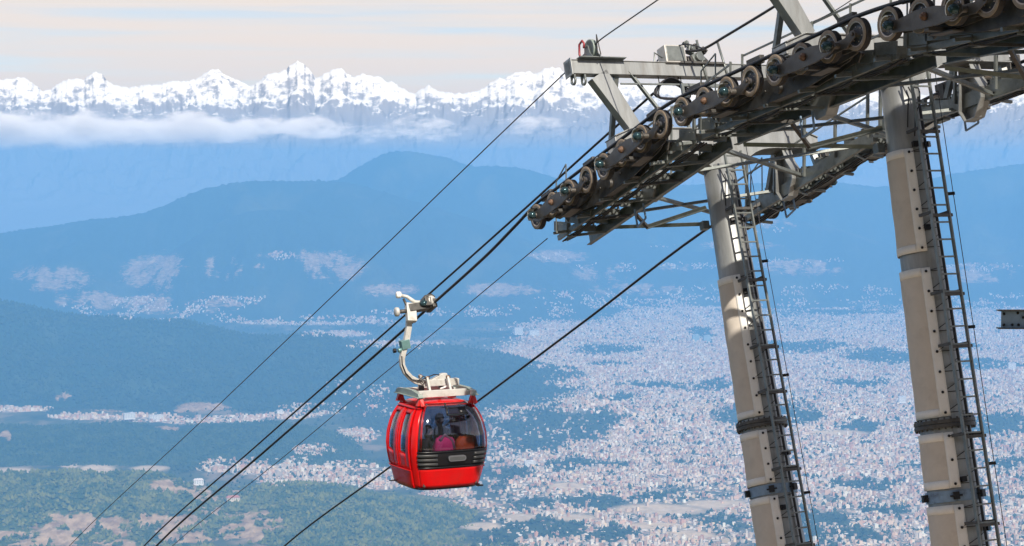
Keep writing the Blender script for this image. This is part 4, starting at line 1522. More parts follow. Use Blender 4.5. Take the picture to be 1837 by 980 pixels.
tower(0, "lower ropeway tower with the wire pulley on its beam and dappled shade on its tube", [(500, 751), (776, 870), (893, 1080)], 763, 881)
tower(1, "taller ropeway tower beyond the cable loops, its canvas starting just below the head", [(274, 457), (486, 750), (778, 876), (906, 1090)], 762, 890)
tower(2, "top of the third ropeway tower, only its head reaching the frame edge", [], 0, 0, False)

# extra white straps on the second tower's canvas
# ---- machinery on the lifting beam of the lower tower
B0 = TM[0]


def on_beam(name, label, cat, y, z=ZB + 0.15):
    return empty(name, B0 @ Matrix.Translation((0, y, z)), label, cat)


r = on_beam("wire_pulley", "grey pulley bracket with a red hook at the beam's outer end", "pulley", -2.42)
m = MB()
m.prism([(-0.22, 0), (0.22, 0), (0.10, 0.14), (0.06, 0.30), (-0.06, 0.30), (-0.14, 0.12)], (0, -0.09, 0), (1, 0, 0), (0, 0, 1), (0, 0.02, 0))
m.prism([(-0.22, 0), (0.22, 0), (0.10, 0.14), (0.06, 0.30), (-0.06, 0.30), (-0.14, 0.12)], (0, 0.09, 0), (1, 0, 0), (0, 0, 1), (0, 0.02, 0))
m.box((0, 0.1, 0.008), (0.5, 1.0, 0.016))
m.build("bracket", [M_GALV], r)
m = MB()
m.lathe([(0, -0.03), (0.15, -0.03), (0.185, -0.045), (0.19, -0.02), (0.165, 0), (0.19, 0.02), (0.185, 0.045), (0.15, 0.03), (0, 0.03)], (0, 0, 0.25), Y, 24)
m.build("wheel", [M_GREEN], r)
m = MB()
m.path([(-0.16, -0.14, 0.02), (-0.20, -0.15, 0.22), (-0.17, -0.14, 0.40), (-0.06, -0.13, 0.44), (0.0, -0.13, 0.36), (-0.04, -0.13, 0.28)], 0.022, 8)
m.build("hook", [mat("red_hook_paint", (0.33, 0.05, 0.06), 0.4)], r)
m = MB()
m.tube((0.33, 0, 0.02), (0.28, 0.0, 0.44), 0.012, 6)
m.tube((0.2, 0, 0.05), (0.28, 0, 0.44), 0.012, 6)
m.build("stay", [M_DARK], r)

r = on_beam("junction_box", "light grey junction box on the lifting beam with black cables", "junction box", -0.66)
m = MB()
m.box((0.02, 0, 0.15), (0.30, 0.46, 0.36))
m.build("housing", [mat("pale_grey_box_paint", (0.50, 0.49, 0.47), 0.45, 0.1, 0.1, 5, 0.1, dirt=(0.40, 0.38, 0.35))], r, 0.015)
m = MB()
m.box((0.175, 0, 0.15), (0.012, 0.40, 0.30))
m.build("lid", [M_GALV], r, 0.004)
for k in range(3):
    m = MB()
    m.tube((0.0, -0.12 + 0.1 * k, -0.30), (0.0, -0.12 + 0.1 * k, -0.02), 0.02, 8)
    m.build("cable_gland", [M_BOLT], r)
m = MB()
m.path([(0.05, -0.24, 0.1), (0.05, -0.40, 0.2), (0.05, -0.44, -0.02), (0.05, -0.43, -0.12)], 0.016, 8)
m.build("hook_pipe", [M_GALV], r)

r = on_beam("cable_anchor", "cluster of clamps and pulleys anchoring the thick cable beside the junction box", "clamp", -0.18)
for j, (x, y, z, s) in enumerate(((0, -0.12, 0.06, 0.16), (0.04, 0.05, 0.10, 0.2), (0, 0.2, 0.05, 0.14), (0.05, -0.05, 0.28, 0.13), (0.02, 0.1, 0.34, 0.11), (0, -0.1, 0.42, 0.09), (0.08, 0.22, 0.26, 0.1))):
    m = MB()
    m.box((x, y, z), (s, s * 1.3, s), 0, Matrix.Rotation(0.4 * j, 3, "X"))
    m.lathe([(0, -0.03), (s * 0.45, -0.03), (s * 0.45, 0.03), (0, 0.03)], (x + s * 0.6, y, z), (1, 0.2 * j, 0), 12)
    m.build("clamp_block", [M_GALV if j % 2 else M_DARK], r, 0.006)
for y0, y1 in ((0.08, 0.2), (0.55, 0.72)):
    m = MB()
    m.tube((0.12, y0, 0.46), (0.12, y1, -0.62), 0.024, 8)
    m.build("rod", [M_GALV], r)
m = MB()
m.box((0, 0.1, -0.02), (0.36, 1.0, 0.04))
m.build("base_plate", [M_DARK], r)

r = on_beam("cable_coil", "coil of spare black cable hanging under the lifting beam", "cable coil", -0.78, ZB - 0.50)
m = MB()
for j in range(7):
    q = []
    for k in range(29):
        a = 2 * math.pi * k / 28
        q.append((0.02 * j - 0.06, (0.34 + 0.025 * (j % 3)) * math.cos(a), 0.12 + (0.15 + 0.012 * j) * math.sin(a) - 0.10 * math.cos(a) ** 2 * (0.6 + 0.1 * j)))
    m.path(q, 0.014, 6, 0, False)
m.build("coil", [M_CABLE], r)
m = MB()
m.tube((0, -0.25, 0.2), (0, -0.25, 0.42), 0.012, 6)
m.tube((0, 0.25, 0.2), (0, 0.25, 0.42), 0.012, 6)
m.build("hanger", [M_DARK], r)
r = on_beam("pipe_rack", "pale square pipe frame under the lifting beam round the cable coil", "pipe rack", -0.35, ZB - 0.32)
m = MB()
m.bar((0.1, -0.22, 0), (0.1, 0.75, 0.0), 0.05, 0.06)
m.bar((0.1, -0.24, 0.03), (0.1, -0.24, -1.05), 0.055, 0.055)
m.bar((0.1, -1.6, 0.0), (0.1, -0.30, 0.01), 0.03, 0.03)
m.build("pipe", [M_GALV], r)
m = MB()
m.path([(0.12, -0.2, -0.12), (0.14, 0.0, -0.2), (0.14, 0.3, -0.12), (0.12, 0.5, -0.2), (0.1, 0.8, -0.1)], 0.016, 6)
m.build("loose_cable", [M_CABLE], r)

# ------------------------------------------------------------------ ropes, cable and wires
def line(name, pts, rad, label, cat, m_=None, n=10):
    """a rope through the given points, smoothed"""
    pts = [V3(q) for q in pts]
    out = []
    for i in range(len(pts) - 1):
        p0, p1, p2, p3 = pts[max(i - 1, 0)], pts[i], pts[i + 1], pts[min(i + 2, len(pts) - 1)]
        k = 6
        for j in range(k):
            t = j / k
            d1, d2 = (p2 - p0) * 0.5, (p3 - p1) * 0.5
            L, l0, l2 = (p2 - p1).length, max((p1 - p0).length, 1e-3), max((p3 - p2).length, 1e-3)
            d1 = (p2 - p0) / (L + (l0 if i > 0 else 0)) * L
            d2 = (p3 - p1) / (L + (l2 if i < len(pts) - 2 else 0)) * L
            h00, h10, h01, h11 = 2 * t ** 3 - 3 * t ** 2 + 1, t ** 3 - 2 * t ** 2 + t, -2 * t ** 3 + 3 * t ** 2, t ** 3 - t ** 2
            out.append(p1 * h00 + d1 * h10 + p2 * h01 + d2 * h11)
    out.append(pts[-1])
    m = MB()
    m.path(out, rad, n)
    o = m.build(name, [m_ or M_ROPE])
    return tag(o, label, cat)


def beyond(a, b, d, drop=0.0):
    q = (b - a).normalized()
    return b + q * d + ZU * (-drop)


def wheel_tops(i, shift=V3((0, 0, 0)), r0=0.272):
    M = frame(TRAIN_C[i] + shift, TRAIN_A[i])
    return [M @ V3(((k - 3.5) * PITCH_S, 0, r0)) for k in range(8)]


near = [PL(280, 980, GAUGE), PL(470, 814, GAUGE), PL(660, 649, GAUGE), PL(770, 551, GAUGE), PL(870, 461, GAUGE), PL(925, 405, GAUGE)]
near = [beyond(near[1], near[0], 60, 3)] + near
tops = wheel_tops(0) + wheel_tops(1) + wheel_tops(2)
up_end = tops[-1] + (tops[-1] - tops[-2]).normalized() * 12
line("haul_rope", near + tops + [up_end], 0.033, "thick black haul rope that carries the red cabin over the near sheaves", "rope")
farp = [PL(510, 980, -GAUGE), PL(690, 845, -GAUGE), PL(865, 714, -GAUGE), PL(1060, 568, -GAUGE), PL(1262, 415, -GAUGE)]
farp = [beyond(farp[1], farp[0], 60, 3)] + farp
ftops = wheel_tops(0, FAR_SHIFT) + wheel_tops(1, FAR_SHIFT)
line("haul_rope", farp + ftops + [ftops[-1] + (ftops[-1] - ftops[-2]).normalized() * 8], 0.031, "black haul rope on the far side, passing behind the cabin to the lower tower", "rope")
lc = 0.62
cab = [PL(x, y, lc) for x, y in ((258, 980), (460, 800), (660, 624), (801, 500), (940, 376), (1075, 254), (1172, 168))]
cab = [beyond(cab[1], cab[0], 60, 3)] + cab
line("signal_cable", cab, 0.027, "black signal cable running just above the near haul rope", "cable", M_CABLE)
cab2 = [PL(x, y, 0.35) for x, y in ((1214, 92), (1240, 92), (1262, 88), (1300, 66), (1350, 36), (1400, 5), (1440, -22))]
line("signal_cable", cab2, 0.026, "black signal cable climbing from the junction box towards the second tower", "cable", M_CABLE)
loop = [PL(x, y, 0.55) for x, y in ((1176, 118), (1180, 108), (1196, 94), (1212, 84), (1232, 80), (1252, 84), (1266, 90))]
line("cable_loop", loop, 0.014, "thin cable arching over the junction box", "cable", M_CABLE, 6)
tw = [PL(x, y, 2.42) for x, y in ((127, 977), (357, 760), (530, 595), (700, 432), (880, 258), (1050, 96), (1074, 74), (1090, 62), (1180, 0), (1240, -42))]
tw = [beyond(tw[1], tw[0], 60, 2)] + tw
line("guy_wire", tw, 0.0125, "long thin wire rising to the pulley on top of the lower tower's beam", "wire", M_CABLE, 6)
lw = [PL(x, y, 2.2) for x, y in ((311, 978), (500, 827), (660, 694), (780, 596), (895, 500), (982, 428))]
lw = [beyond(lw[1], lw[0], 60, 2)] + lw
line("guy_wire", lw, 0.010, "thin wire passing behind the cabin's hanger to the catwalk's lower end", "wire", M_CABLE, 6)
tw2 = [PL(x, y, 1.2) for x, y in ((1440, 46), (1470, 34), (1500, 18), (1540, -8))]
line("guy_wire", tw2, 0.008, "short thin wire at the top edge between the two tower frames", "wire", M_CABLE, 6)

# ------------------------------------------------------------------ unseen canopy added to shade towers, and the end of a steel beam
A = HEAD[1] + ZU * (-0.95)
roof_z = 6.6
EA = A + SUN_V * ((roof_z - A.z) / SUN_V.z)  # edge of the added roof, set along the sun ray for its shadow
sh = V3((SUN_V.x, SUN_V.y, 0)).normalized()
sp_ = V3((-sh.y, sh.x, 0))
c0, c1 = EA - sp_ * 9.0, EA + sp_ * 9.0
m = MB()
quad = [c0, c1, c1 + sh * 15, c0 + sh * 15]
m.add([V3((q.x, q.y, roof_z)) for q in quad] + [V3((q.x, q.y, roof_z + 0.3)) for q in quad],
      [(3, 2, 1, 0), (4, 5, 6, 7), (0, 1, 5, 4), (1, 2, 6, 5), (2, 3, 7, 6), (3, 0, 4, 7)])
for q in quad:
    q = q + (EA + sh * 9 - q) * 0.06
    if q.x / max(q.y, 0.1) > 0.34 or q.y < 0:
        m.tube((q.x, q.y, -16), (q.x, q.y, roof_z), 0.25, 12)
o = m.build("shade_roof", [mat("roof_sheet", (0.20, 0.20, 0.21), 0.6, 0.2)])
tag(o, "unseen flat roof added uphill to shade the towers", kind="structure")

D_B = 21.0
dx, dy, dz = (float(q) for q in ray(1796, 573))
p0 = V3((dx, dy, dz)) * (D_B / dy)
r = empty("steel_beam", Matrix.Translation(p0), "blue grey steel beam end sticking in from the frame edge", "beam")
m = MB()
m.box((2.0, 0, 0), (4.0, 0.012, 0.185))
m.build("web", [M_BLUE], r)
for z in (-0.098, 0.098):
    m = MB()
    m.box((1.985, 0, z), (4.05, 0.12, 0.012))
    m.build("flange", [M_DARK], r)
m = MB()
for x, z in ((0.03, 0.06), (0.03, -0.06), (0.12, -0.06), (0.18, 0.07), (0.19, -0.06), (0.24, 0.02)):
    m.ball((x, -0.012, z), 0.016, 0, 8, 5)
m.build("bolt", [M_BOLT], r)

# ------------------------------------------------------------------ the cabin
CB0 = PL(783, 868, 2.65)
CM = frame(CB0, 0.0)
CABIN_H = [0.0, 0.08, 0.30, 0.53, 0.75, 0.95, 1.20, 1.45, 1.62, 1.74, 1.82, 1.88, 1.91]
CABIN_F = [0.80, 0.835, 0.89, 0.945, 0.985, 1.0, 0.980, 0.920, 0.845, 0.770, 0.695, 0.58, 0.42]
HX, HY_ = 0.96, 0.97


def hull(k, v, h, off=0.0):
    """point of the cabin's skin: face k (0 uphill end, 1 inner side, 2 downhill end, 3 outer side), v across it, height h"""
    ph = k * math.pi / 2 + math.atan(v)
    f = float(np.interp(h, CABIN_H, CABIN_F))
    e = 4.3
    c, s = math.cos(ph), math.sin(ph)
    r = (abs(c) ** e + abs(s) ** e) ** (-1 / e)
    p = V3((HX * f * r * c, HY_ * f * r * s, h))
    if off:
        d = V3((p.x / HX ** 2, p.y / HY_ ** 2, 0)).normalized()
        nrm = V3((abs(c) ** (e - 1) * math.copysign(1, c), abs(s) ** (e - 1) * math.copysign(1, s), 0)).normalized()
        f2 = (float(np.interp(h + 0.03, CABIN_H, CABIN_F)) - float(np.interp(h - 0.03, CABIN_H, CABIN_F))) / 0.06
        nrm = (nrm - ZU * f2 * 0.95).normalized()
        p = p + nrm * off
    return p


def patch(m, k, v0, v1, h0, h1, off=0.0, th=0.025, mi=0, nv=None, nh=None):
    nv = nv or max(2, int(abs(v1 - v0) * 14))
    nh = nh or max(2, int(abs(h1 - h0) / 0.07))
    P = lambda o: [hull(k, v0 + (v1 - v0) * j / nv, h0 + (h1 - h0) * i / nh, o) for i in range(nh + 1) for j in range(nv + 1)]
    a, b = P(off), P(off - th)
    w, q = nv + 1, (nv + 1) * (nh + 1)
    fs = []
    for i in range(nh):
        for j in range(nv):
            fs.append((i * w + j, i * w + j + 1, (i + 1) * w + j + 1, (i + 1) * w + j))
    m.add(a, fs, mi, True)
    m.add(b, [tuple(reversed(f)) for f in fs], mi, True)
    ed = []
    for j in range(nv):
        ed += [(j, j + 1), ((nh * w) + j + 1, (nh * w) + j)]
    for i in range(nh):
        ed += [((i + 1) * w, i * w), (i * w + nv, (i + 1) * w + nv)]
    es = []
    for (x, y) in ed:
        n0 = len(es)
        es += [a[x], b[x], b[y], a[y]]
    m.add(es, [tuple(range(4 * i, 4 * i + 4)) for i in range(len(ed))], mi, False)


def glass_mat(name, tint, amount):
    m = bpy.data.materials.new(name)
    m.use_nodes = True
    t = m.node_tree
    t.nodes.clear()
    tr = nd(t, "ShaderNodeBsdfTransparent")
    tr.inputs[0].default_value = (*tint, 1)
    gl = nd(t, "ShaderNodeBsdfGlossy")
    gl.inputs["Roughness"].default_value = 0.04
    gl.inputs[0].default_value = (0.9, 0.95, 1, 1)
    fr = nd(t, "ShaderNodeFresnel")
    fr.inputs[0].default_value = 1.5
    f = math_node(t, "ADD", math_node(t, "MULTIPLY", fr.outputs[0], 1.2), amount, True)
    mx = nd(t, "ShaderNodeMixShader")
    t.links.new(f, mx.inputs[0])
    t.links.new(tr.outputs[0], mx.inputs[1])
    t.links.new(gl.outputs[0], mx.inputs[2])
    o = nd(t, "ShaderNodeOutputMaterial")
    t.links.new(mx.outputs[0], o.inputs[0])
    return m


M_GLASS = glass_mat("tinted_acrylic", (0.68, 0.68, 0.74), 0.035)
M_SEAT = mat("dark_seat", (0.06, 0.05, 0.05), 0.7)
cabin = empty("gondola_cabin", CM, "bright red gondola cabin with dark tinted windows, hanging from the near rope", "gondola cabin")
# floor pan
m = MB()
for k in range(4):
    patch(m, k, -1, 1, 0.0, 0.05, -0.015, 0.03)
ring = [hull(k, v, 0.012, -0.03) for k in range(4) for v in np.linspace(-1, 1, 9)[:-1]]
m.add(ring, [tuple(range(len(ring)))])
m.box((0.0, 0.0, 0.05), (1.45, 1.45, 0.02))
m.box((-0.35, -0.90, 0.09), (0.06, 0.16, 0.02))
m.box((HX * 0.80, 0.70, 0.03), (0.08, 0.14, 0.03))
m.build("floor_pan", [M_BLACK], cabin)
for k in (0, 2):
    m = MB()
    patch(m, k, -1, 1, 0.045, 0.50, 0.0, 0.03)
    lp = m.build("lower_panel", [M_RED], cabin)
    m = MB()
    patch(m, k, -1.0, 1.0, 0.50, 0.87, -0.004, 0.03)
    patch(m, k, -1.0, 1.0, 0.845, 0.875, 0.022, 0.03)
    patch(m, k, -1.0, 1.0, 0.495, 0.525, 0.018, 0.03)
    bb = m.build("bumper_band", [M_BLACK], cabin)
    for (v0, v1) in ((-1.0, -0.42), (0.50, 1.0)):
        for hc_ in (0.785, 0.69, 0.595):
            m = MB()
            patch(m, k, v0, v1, hc_ - 0.026, hc_ + 0.026, 0.034, 0.04, 0, None, 3)
            m.build("bumper_rib", [mat("bumper_rib_plastic", (0.045, 0.047, 0.05), 0.4) if "bumper_rib_plastic" not in bpy.data.materials else bpy.data.materials["bumper_rib_plastic"]], bb)
    m = MB()
    c = hull(k, 0.06, 0.71, 0.035)
    sgn = 1 if k == 0 else -1
    n_ = 14
    for (rad, dep, mi) in ((0.062, 0.05, 0), (0.036, 0.062, 1)):
        pl = []
        for j in range(2 * n_):
            a = math.pi * j / (n_ - 1) - math.pi / 2 if j < n_ else math.pi * (j - n_) / (n_ - 1) + math.pi / 2
            cx_ = 0.15 if j < n_ else -0.15
            pl.append((cx_ + rad * math.cos(a), rad * math.sin(a)))
        m.prism(pl, c, (0, 1, 0), (0, 0, 1), (sgn * dep, 0, 0), mi)
    m.build("grab_handle", [M_GREY, mat("handle_recess_%d" % k, (0.07, 0.075, 0.08), 0.4)], bb)
    m = MB()
    patch(m, k, -0.955, 0.955, 0.875, 1.87, 0.007, 0.012, 0, 26, 18)
    gl = m.build("end_window", [M_GLASS], cabin)
    m = MB()
    for (v0, v1, h0, h1) in ((-0.972, -0.952, 0.87, 1.87), (0.952, 0.972, 0.87, 1.87), (-0.972, 0.972, 1.862, 1.878)):
        patch(m, k, v0, v1, h0, h1, 0.003, 0.02)
    m.build("gasket", [M_BLACK], gl)
    # small tilting vent in the top of the window
    m = MB()
    for (v0, v1, h0, h1) in ((-0.14, 0.50, 1.625, 1.650), (-0.14, 0.50, 1.765, 1.785), (-0.14, -0.085, 1.63, 1.86), (0.46, 0.50, 1.63, 1.78), (0.26, 0.47, 1.645, 1.77)):
        patch(m, k, v0, v1, h0, h1, 0.018, 0.03)
    ve = m.build("vent_frame", [M_BLACK], gl)
for k in range(4):
    for (v0, v1) in ((-1.0, -0.84), (0.84, 1.0)) if k in (0, 2) else ((-1.0, -0.70), (0.70, 1.0)):
        m = MB()
        patch(m, k, v0, v1, 0.87 if k in (0, 2) else 0.045, 1.80, 0.0, 0.03)
        m.build("pillar", [M_RED], cabin)
M_BAR = M_BLACK
for k in (1, 3):
    m = MB()
    patch(m, k, -0.70, 0.70, 0.045, 0.46, 0.020, 0.04)
    patch(m, k, -0.70, 0.70, 0.43, 0.46, 0.045, 0.05)
    m.build("side_panel", [M_RED], cabin)
    m = MB()
    patch(m, k, -0.98, 0.98, 1.755, 1.815, 0.035, 0.05)
    m.build("door_header", [M_RED], cabin)
    for (v0, v1) in ((-0.68, -0.012), (0.012, 0.68)):
        w0, w1 = v0 + 0.17, v1 - 0.17
        m = MB()
        patch(m, k, v0, w0, 0.47, 1.75, 0.012, 0.035)
        patch(m, k, w1, v1, 0.47, 1.75, 0.012, 0.035)
        patch(m, k, w0, w1, 0.47, 0.80, 0.012, 0.035)
        patch(m, k, w0, w1, 1.66, 1.75, 0.012, 0.035)
        for (e0, e1) in ((v0, v0 + 0.05), (v1 - 0.05, v1)):
            patch(m, k, e0, e1, 0.47, 1.75, 0.024, 0.03)
        dr = m.build("door", [M_RED], cabin)
        m = MB()
        patch(m, k, w0, w1, 0.80, 1.66, 0.0, 0.01)
        m.build("window_pane", [M_GLASS], dr)
        m = MB()
        for hb in (1.34, 1.50):
            patch(m, k, w0, w1, hb - 0.010, hb + 0.010, -0.02, 0.015)
        m.build("window_bar", [M_BAR], dr)
# roof: a low crown closing the top
m = MB()
rows = [[hull(k, v, h, 0.004) for k in range(4) for v in np.linspace(-1, 1, 13)[:-1]] for h in (1.80, 1.83, 1.86, 1.885, 1.905)]
n_ = len(rows[0])
for f_, dz in ((0.62, 0.022), (0.3, 0.036), (0.05, 0.040)):
    rows.append([V3((q.x * f_, q.y * f_, 1.905 + dz)) for q in rows[4]])
# keep the crown open over the end windows: it starts higher there
vs = [q for r_ in rows for q in r_]
fs = []
for i in range(len(rows) - 1):
    for j in range(n_):
        end_face = (j // 12) in (0, 2) and 1 <= (j % 12) <= 10
        if i < 1 and end_face:
            continue
        fs.append((i * n_ + j, i * n_ + (j + 1) % n_, (i + 1) * n_ + (j + 1) % n_, (i + 1) * n_ + j))
fs.append(tuple(range((len(rows) - 1) * n_, len(rows) * n_)))
m.add(vs, fs, 0, True)
m.build("roof", [M_RED], cabin)
# raised lettering low on the end panel, worn past reading
fc = bpy.data.curves.new("lettering", "FONT")
fc.body = "CCC OET"
fc.size, fc.extrude = 0.085, 0.004
fc.align_x = "CENTER"
to = bpy.data.objects.new("lettering_src", fc)
COL.objects.link(to)
bpy.context.view_layer.update()
me = bpy.data.meshes.new_from_object(to.evaluated_get(bpy.context.evaluated_depsgraph_get()))
bpy.data.objects.remove(to)
for v in me.vertices:
    q = hull(0, 0.0, 0.10 + v.co.y, 0.002 + v.co.z)
    v.co = (q.x, 0.03 + v.co.x, 0.10 + v.co.y)
me.materials.clear()
me.materials.append(M_RED)
link(bpy.data.objects.new("lettering", me), cabin)
# seats inside
for sx in (-1, 1):
    m = MB()
    m.box((sx * 0.58, 0, 0.45), (0.38, 1.40, 0.06))
    m.box((sx * 0.76, 0, 0.66), (0.05, 1.40, 0.40), 0, Matrix.Rotation(sx * 0.12, 3, "Y"))
    m.box((sx * 0.62, 0, 0.25), (0.25, 1.30, 0.36))
    m.build("bench", [M_SEAT], cabin, 0.015)
# roof mounts and suspension frame
for sx in (-1, 1):
    for sy in (-1, 1):
        x, y = sx * 0.56, sy * 0.63
        m = MB()
        m.prism([(-0.13, -0.06), (-0.05, 0.10), (0.05, 0.10), (0.13, -0.06)], (x, y, 1.90), (1, 0, 0), (0, 0, 1), (0, 0.08, 0))
        m.prism([(-0.10, -0.06), (-0.04, 0.10), (0.04, 0.10), (0.10, -0.06)], (x, y, 1.90), (0, 1, 0), (0, 0, 1), (0.10, 0, 0))
        m.build("roof_bracket", [M_REDP], cabin, 0.006)
        m = MB()
        m.lathe([(0, 0), (0.055, 0), (0.06, 0.02), (0.06, 0.09), (0.045, 0.10), (0.07, 0.115), (0.07, 0.13), (0, 0.135)], (x, y, 2.0), ZU, 16)
        m.build("spring_mount", [M_CREAM], cabin)
hang = empty("hanger", CM, "cream curved hanger arm and suspension frame above the red cabin", "hanger")
for x in (-0.36, 0.36):
    m = MB()
    m.box((x, -0.02, 2.07), (0.09, 1.16, 0.15))
    m.box((x, 0.60, 2.05), (0.12, 0.16, 0.09))
    m.build("cross_beam", [M_CREAM], hang, 0.008)
for y in (-0.66, 0.66):
    m = MB()
    m.prism([(-0.66, -0.05), (-0.60, 0.03), (-0.25, 0.085), (0.25, 0.085), (0.60, 0.03), (0.66, -0.05)], (0, y, 2.08), (1, 0, 0), (0, 0, 1), (0, 0.10, 0))
    m.box((0, y, 2.025), (1.30, 0.18, 0.02))
    m.build("side_beam", [M_GREEN], hang, 0.008)
m = MB()
m.box((0.0, 0.10, 2.27), (0.16, 0.86, 0.15))
m.prism([(-0.28, 0.0), (0.0, 0.13), (0.10, 0.13), (0.14, 0.0)], (0, 0.14, 2.34), (0, 1, 0), (0, 0, 1), (0.12, 0, 0))
m.build("yoke", [M_CREAM], hang, 0.010)
for y in (-0.30, 0.20):
    for x in (-0.12, 0.12):
        m = MB()
        m.bar((x + math.copysign(0.05, x), y - 0.01, 2.43), (x + math.copysign(0.20, x), y + 0.02, 2.02), 0.05, 0.085, 0, (1, 0, 0))
        l_ = m.build("link_bar", [M_CREAM], hang, 0.006)
        for q in ((x + math.copysign(0.07, x), y, 2.40), (x + math.copysign(0.22, x), y + 0.02, 2.04)):
            m = MB()
            m.lathe([(0, -0.03), (0.045, -0.03), (0.045, 0.03), (0, 0.03)], q, (1, 0, 0), 12)
            m.build("pin", [M_RUST], l_)
m = MB()
m.box((0.0, -0.36, 2.18), (0.10, 0.09, 0.22))
m.build("damper", [M_BLACK], hang)
m = MB()
m.box((0.02, 0.12, 2.16), (0.05, 0.12, 0.05))
m.build("damper", [M_BLACK], hang)
m = MB()
m.tube((0.16, 0.02, 2.14), (0.16, 0.16, 2.18), 0.02, 8)
m.build("strut_rod", [M_TAPE], hang)
arm = [(-0.64, 3.98), (-0.665, 3.60), (-0.72, 3.30), (-0.79, 3.06), (-0.83, 2.88), (-0.82, 2.72), (-0.75, 2.56), (-0.63, 2.42), (-0.48, 2.32), (-0.28, 2.27)]
m = MB()
arm = [(y_, z_ - 0.075 * min(1.0, max(0.0, (z_ - 2.3) / 0.9))) for y_, z_ in arm]
wid = [0.11, 0.125, 0.125, 0.115, 0.11, 0.11, 0.115, 0.12, 0.13, 0.13]
vs = []
for i, (y, z) in enumerate(arm):
    p0, p1 = arm[max(i - 1, 0)], arm[min(i + 1, len(arm) - 1)]
    d = V3((0, p1[0] - p0[0], p1[1] - p0[1])).normalized()
    b = V3((0, -d.z, d.y))
    for sx, sb in ((-1, -1), (1, -1), (1, 1), (-1, 1)):
        vs.append(V3((0, y, z)) + V3((sx * 0.055, 0, 0)) + b * (sb * wid[i] / 2))
fs = [(0, 1, 2, 3), tuple(len(vs) - 4 + q for q in (3, 2, 1, 0))]
for i in range(len(arm) - 1):
    for q in range(4):
        fs.append((4 * i + q, 4 * i + (q + 1) % 4, 4 * i + 4 + (q + 1) % 4, 4 * i + 4 + q))
m.add(vs, fs)
m.build("arm", [M_CREAM], hang, 0.012)
m = MB()
m.box((0.0, -0.76, 3.15), (0.17, 0.20, 0.20), 0, Matrix.Rotation(0.2, 3, "X"))
m.tube((0.0, -0.92, 3.02), (0.0, -0.80, 3.03), 0.05, 10)
m.build("clamp", [mat("teal_bracket", (0.16, 0.30, 0.30), 0.4, 0.3, 0.15)], hang, 0.008)
m = MB()
m.lathe([(0, -0.03), (0.05, -0.03), (0.05, 0.03), (0, 0.03)], (0.0, -1.0, 3.02), Y, 12)
m.build("knob", [M_BLACK], hang)
m = MB()
m.path([(0.07, -0.86, 2.9), (0.07, -0.85, 2.72), (0.08, -0.77, 2.52), (0.08, -0.62, 2.37), (0.1, -0.45, 2.34), (0.12, -0.3, 2.40), (0.1, -0.1, 2.46), (0.05, 0.05, 2.44)], 0.014, 6)
m.path([(0.1, -0.5, 2.33), (0.13, -0.36, 2.44), (0.12, -0.24, 2.33), (0.1, -0.36, 2.28), (0.1, -0.46, 2.36)], 0.012, 6)
m.build("cable", [M_CABLE], hang)
# the grip, clamped on the rope
RI = CM.inverted()
seg = [RI @ q for q in near]
gp = None
for a, b in zip(seg, seg[1:]):
    if (a.x <= 0 <= b.x) or (b.x <= 0 <= a.x):
        gp = a.lerp(b, (0 - a.x) / (b.x - a.x))
        gs = math.atan2((b - a).z, (b - a).x)
G = V3((0, gp.y, gp.z))
grip = empty("rope_grip", CM @ Matrix.Translation(G) @ Matrix.Rotation(-gs, 4, "Y"), "grip with white rollers clamping the hanger onto the near rope", "rope grip")
gy_, gz_ = gp.y, gp.z
top = V3((0, -0.64 - gy_, 3.905 - gz_))
m = MB()
m.bar((0.0, top.y - 0.05, top.z + 0.02), (0.0, -0.04, -0.02), 0.20, 0.17)
m.box((0.0, -0.02, -0.075), (0.42, 0.11, 0.09))
m.box((0.12, -0.16, 0.02), (0.16, 0.14, 0.2))
m.build("body", [M_DARK], grip, 0.012)
m = MB()
m.box((0.0, 0.0, 0.055), (0.36, 0.10, 0.06))
m.box((0.0, -0.05, 0.0), (0.30, 0.03, 0.15))
m.build("jaw", [M_DARK], grip, 0.008)
m = MB()
m.lathe([(0, -0.05), (0.07, -0.05), (0.085, -0.02), (0.085, 0.03), (0, 0.06)], (0.14, -0.26, 0.0), (0.5, -0.3, 0.3), 14)
m.build("spring_cap", [M_CAP], grip)
m = MB()
m.lathe([(0, -0.03), (0.10, -0.03), (0.11, 0.0), (0.10, 0.03), (0, 0.03)], (0.15, -0.06, 0.05), (1, 0.3, 0), 16)
m.build("guide_disc", [M_CREAM], grip)
m = MB()
m.bar((0.0, top.y + 0.02, top.z + 0.14), (0.0, top.y - 0.02, top.z - 0.28), 0.15, 0.22)
m.build("hinge_plate", [M_CREAM], grip, 0.012)
m = MB()
m.tube((0, top.y - 0.02, top.z - 0.02), (0, top.y - 0.30, top.z - 0.04), 0.045, 12)
m.build("axle", [M_DARK], grip)
m = MB()
m.lathe([(0, -0.04), (0.05, -0.045), (0.10, -0.03), (0.105, 0.0), (0.10, 0.035), (0.05, 0.04), (0, 0.04)], (0, top.y - 0.33, top.z - 0.04), Y, 18)
m.build("roller", [M_CREAM], grip)
m = MB()
lv = [(0.0, -0.72, 0.24), (0.02, -0.58, 0.20), (0.03, -0.42, 0.06), (0.04, -0.26, 0.04), (0.06, -0.10, 0.06)]
m.path(lv, [0.04, 0.042, 0.05, 0.05, 0.035], 8)
m.build("lever", [M_CREAM], grip)
m = MB()
m.path([(0.0, -0.66, 0.16), (0.0, -0.62, 0.02), (0.0, -0.50, -0.10), (0.0, -0.36, -0.06), (0.0, -0.26, 0.06)], 0.028, 8)
m.path([(0.0, -0.26, 0.06), (0.0, -0.12, 0.19), (0.0, 0.02, 0.22), (0.0, 0.08, 0.16)], 0.04, 8)
m.build("lever_arm", [M_DARK], grip)
m = MB()
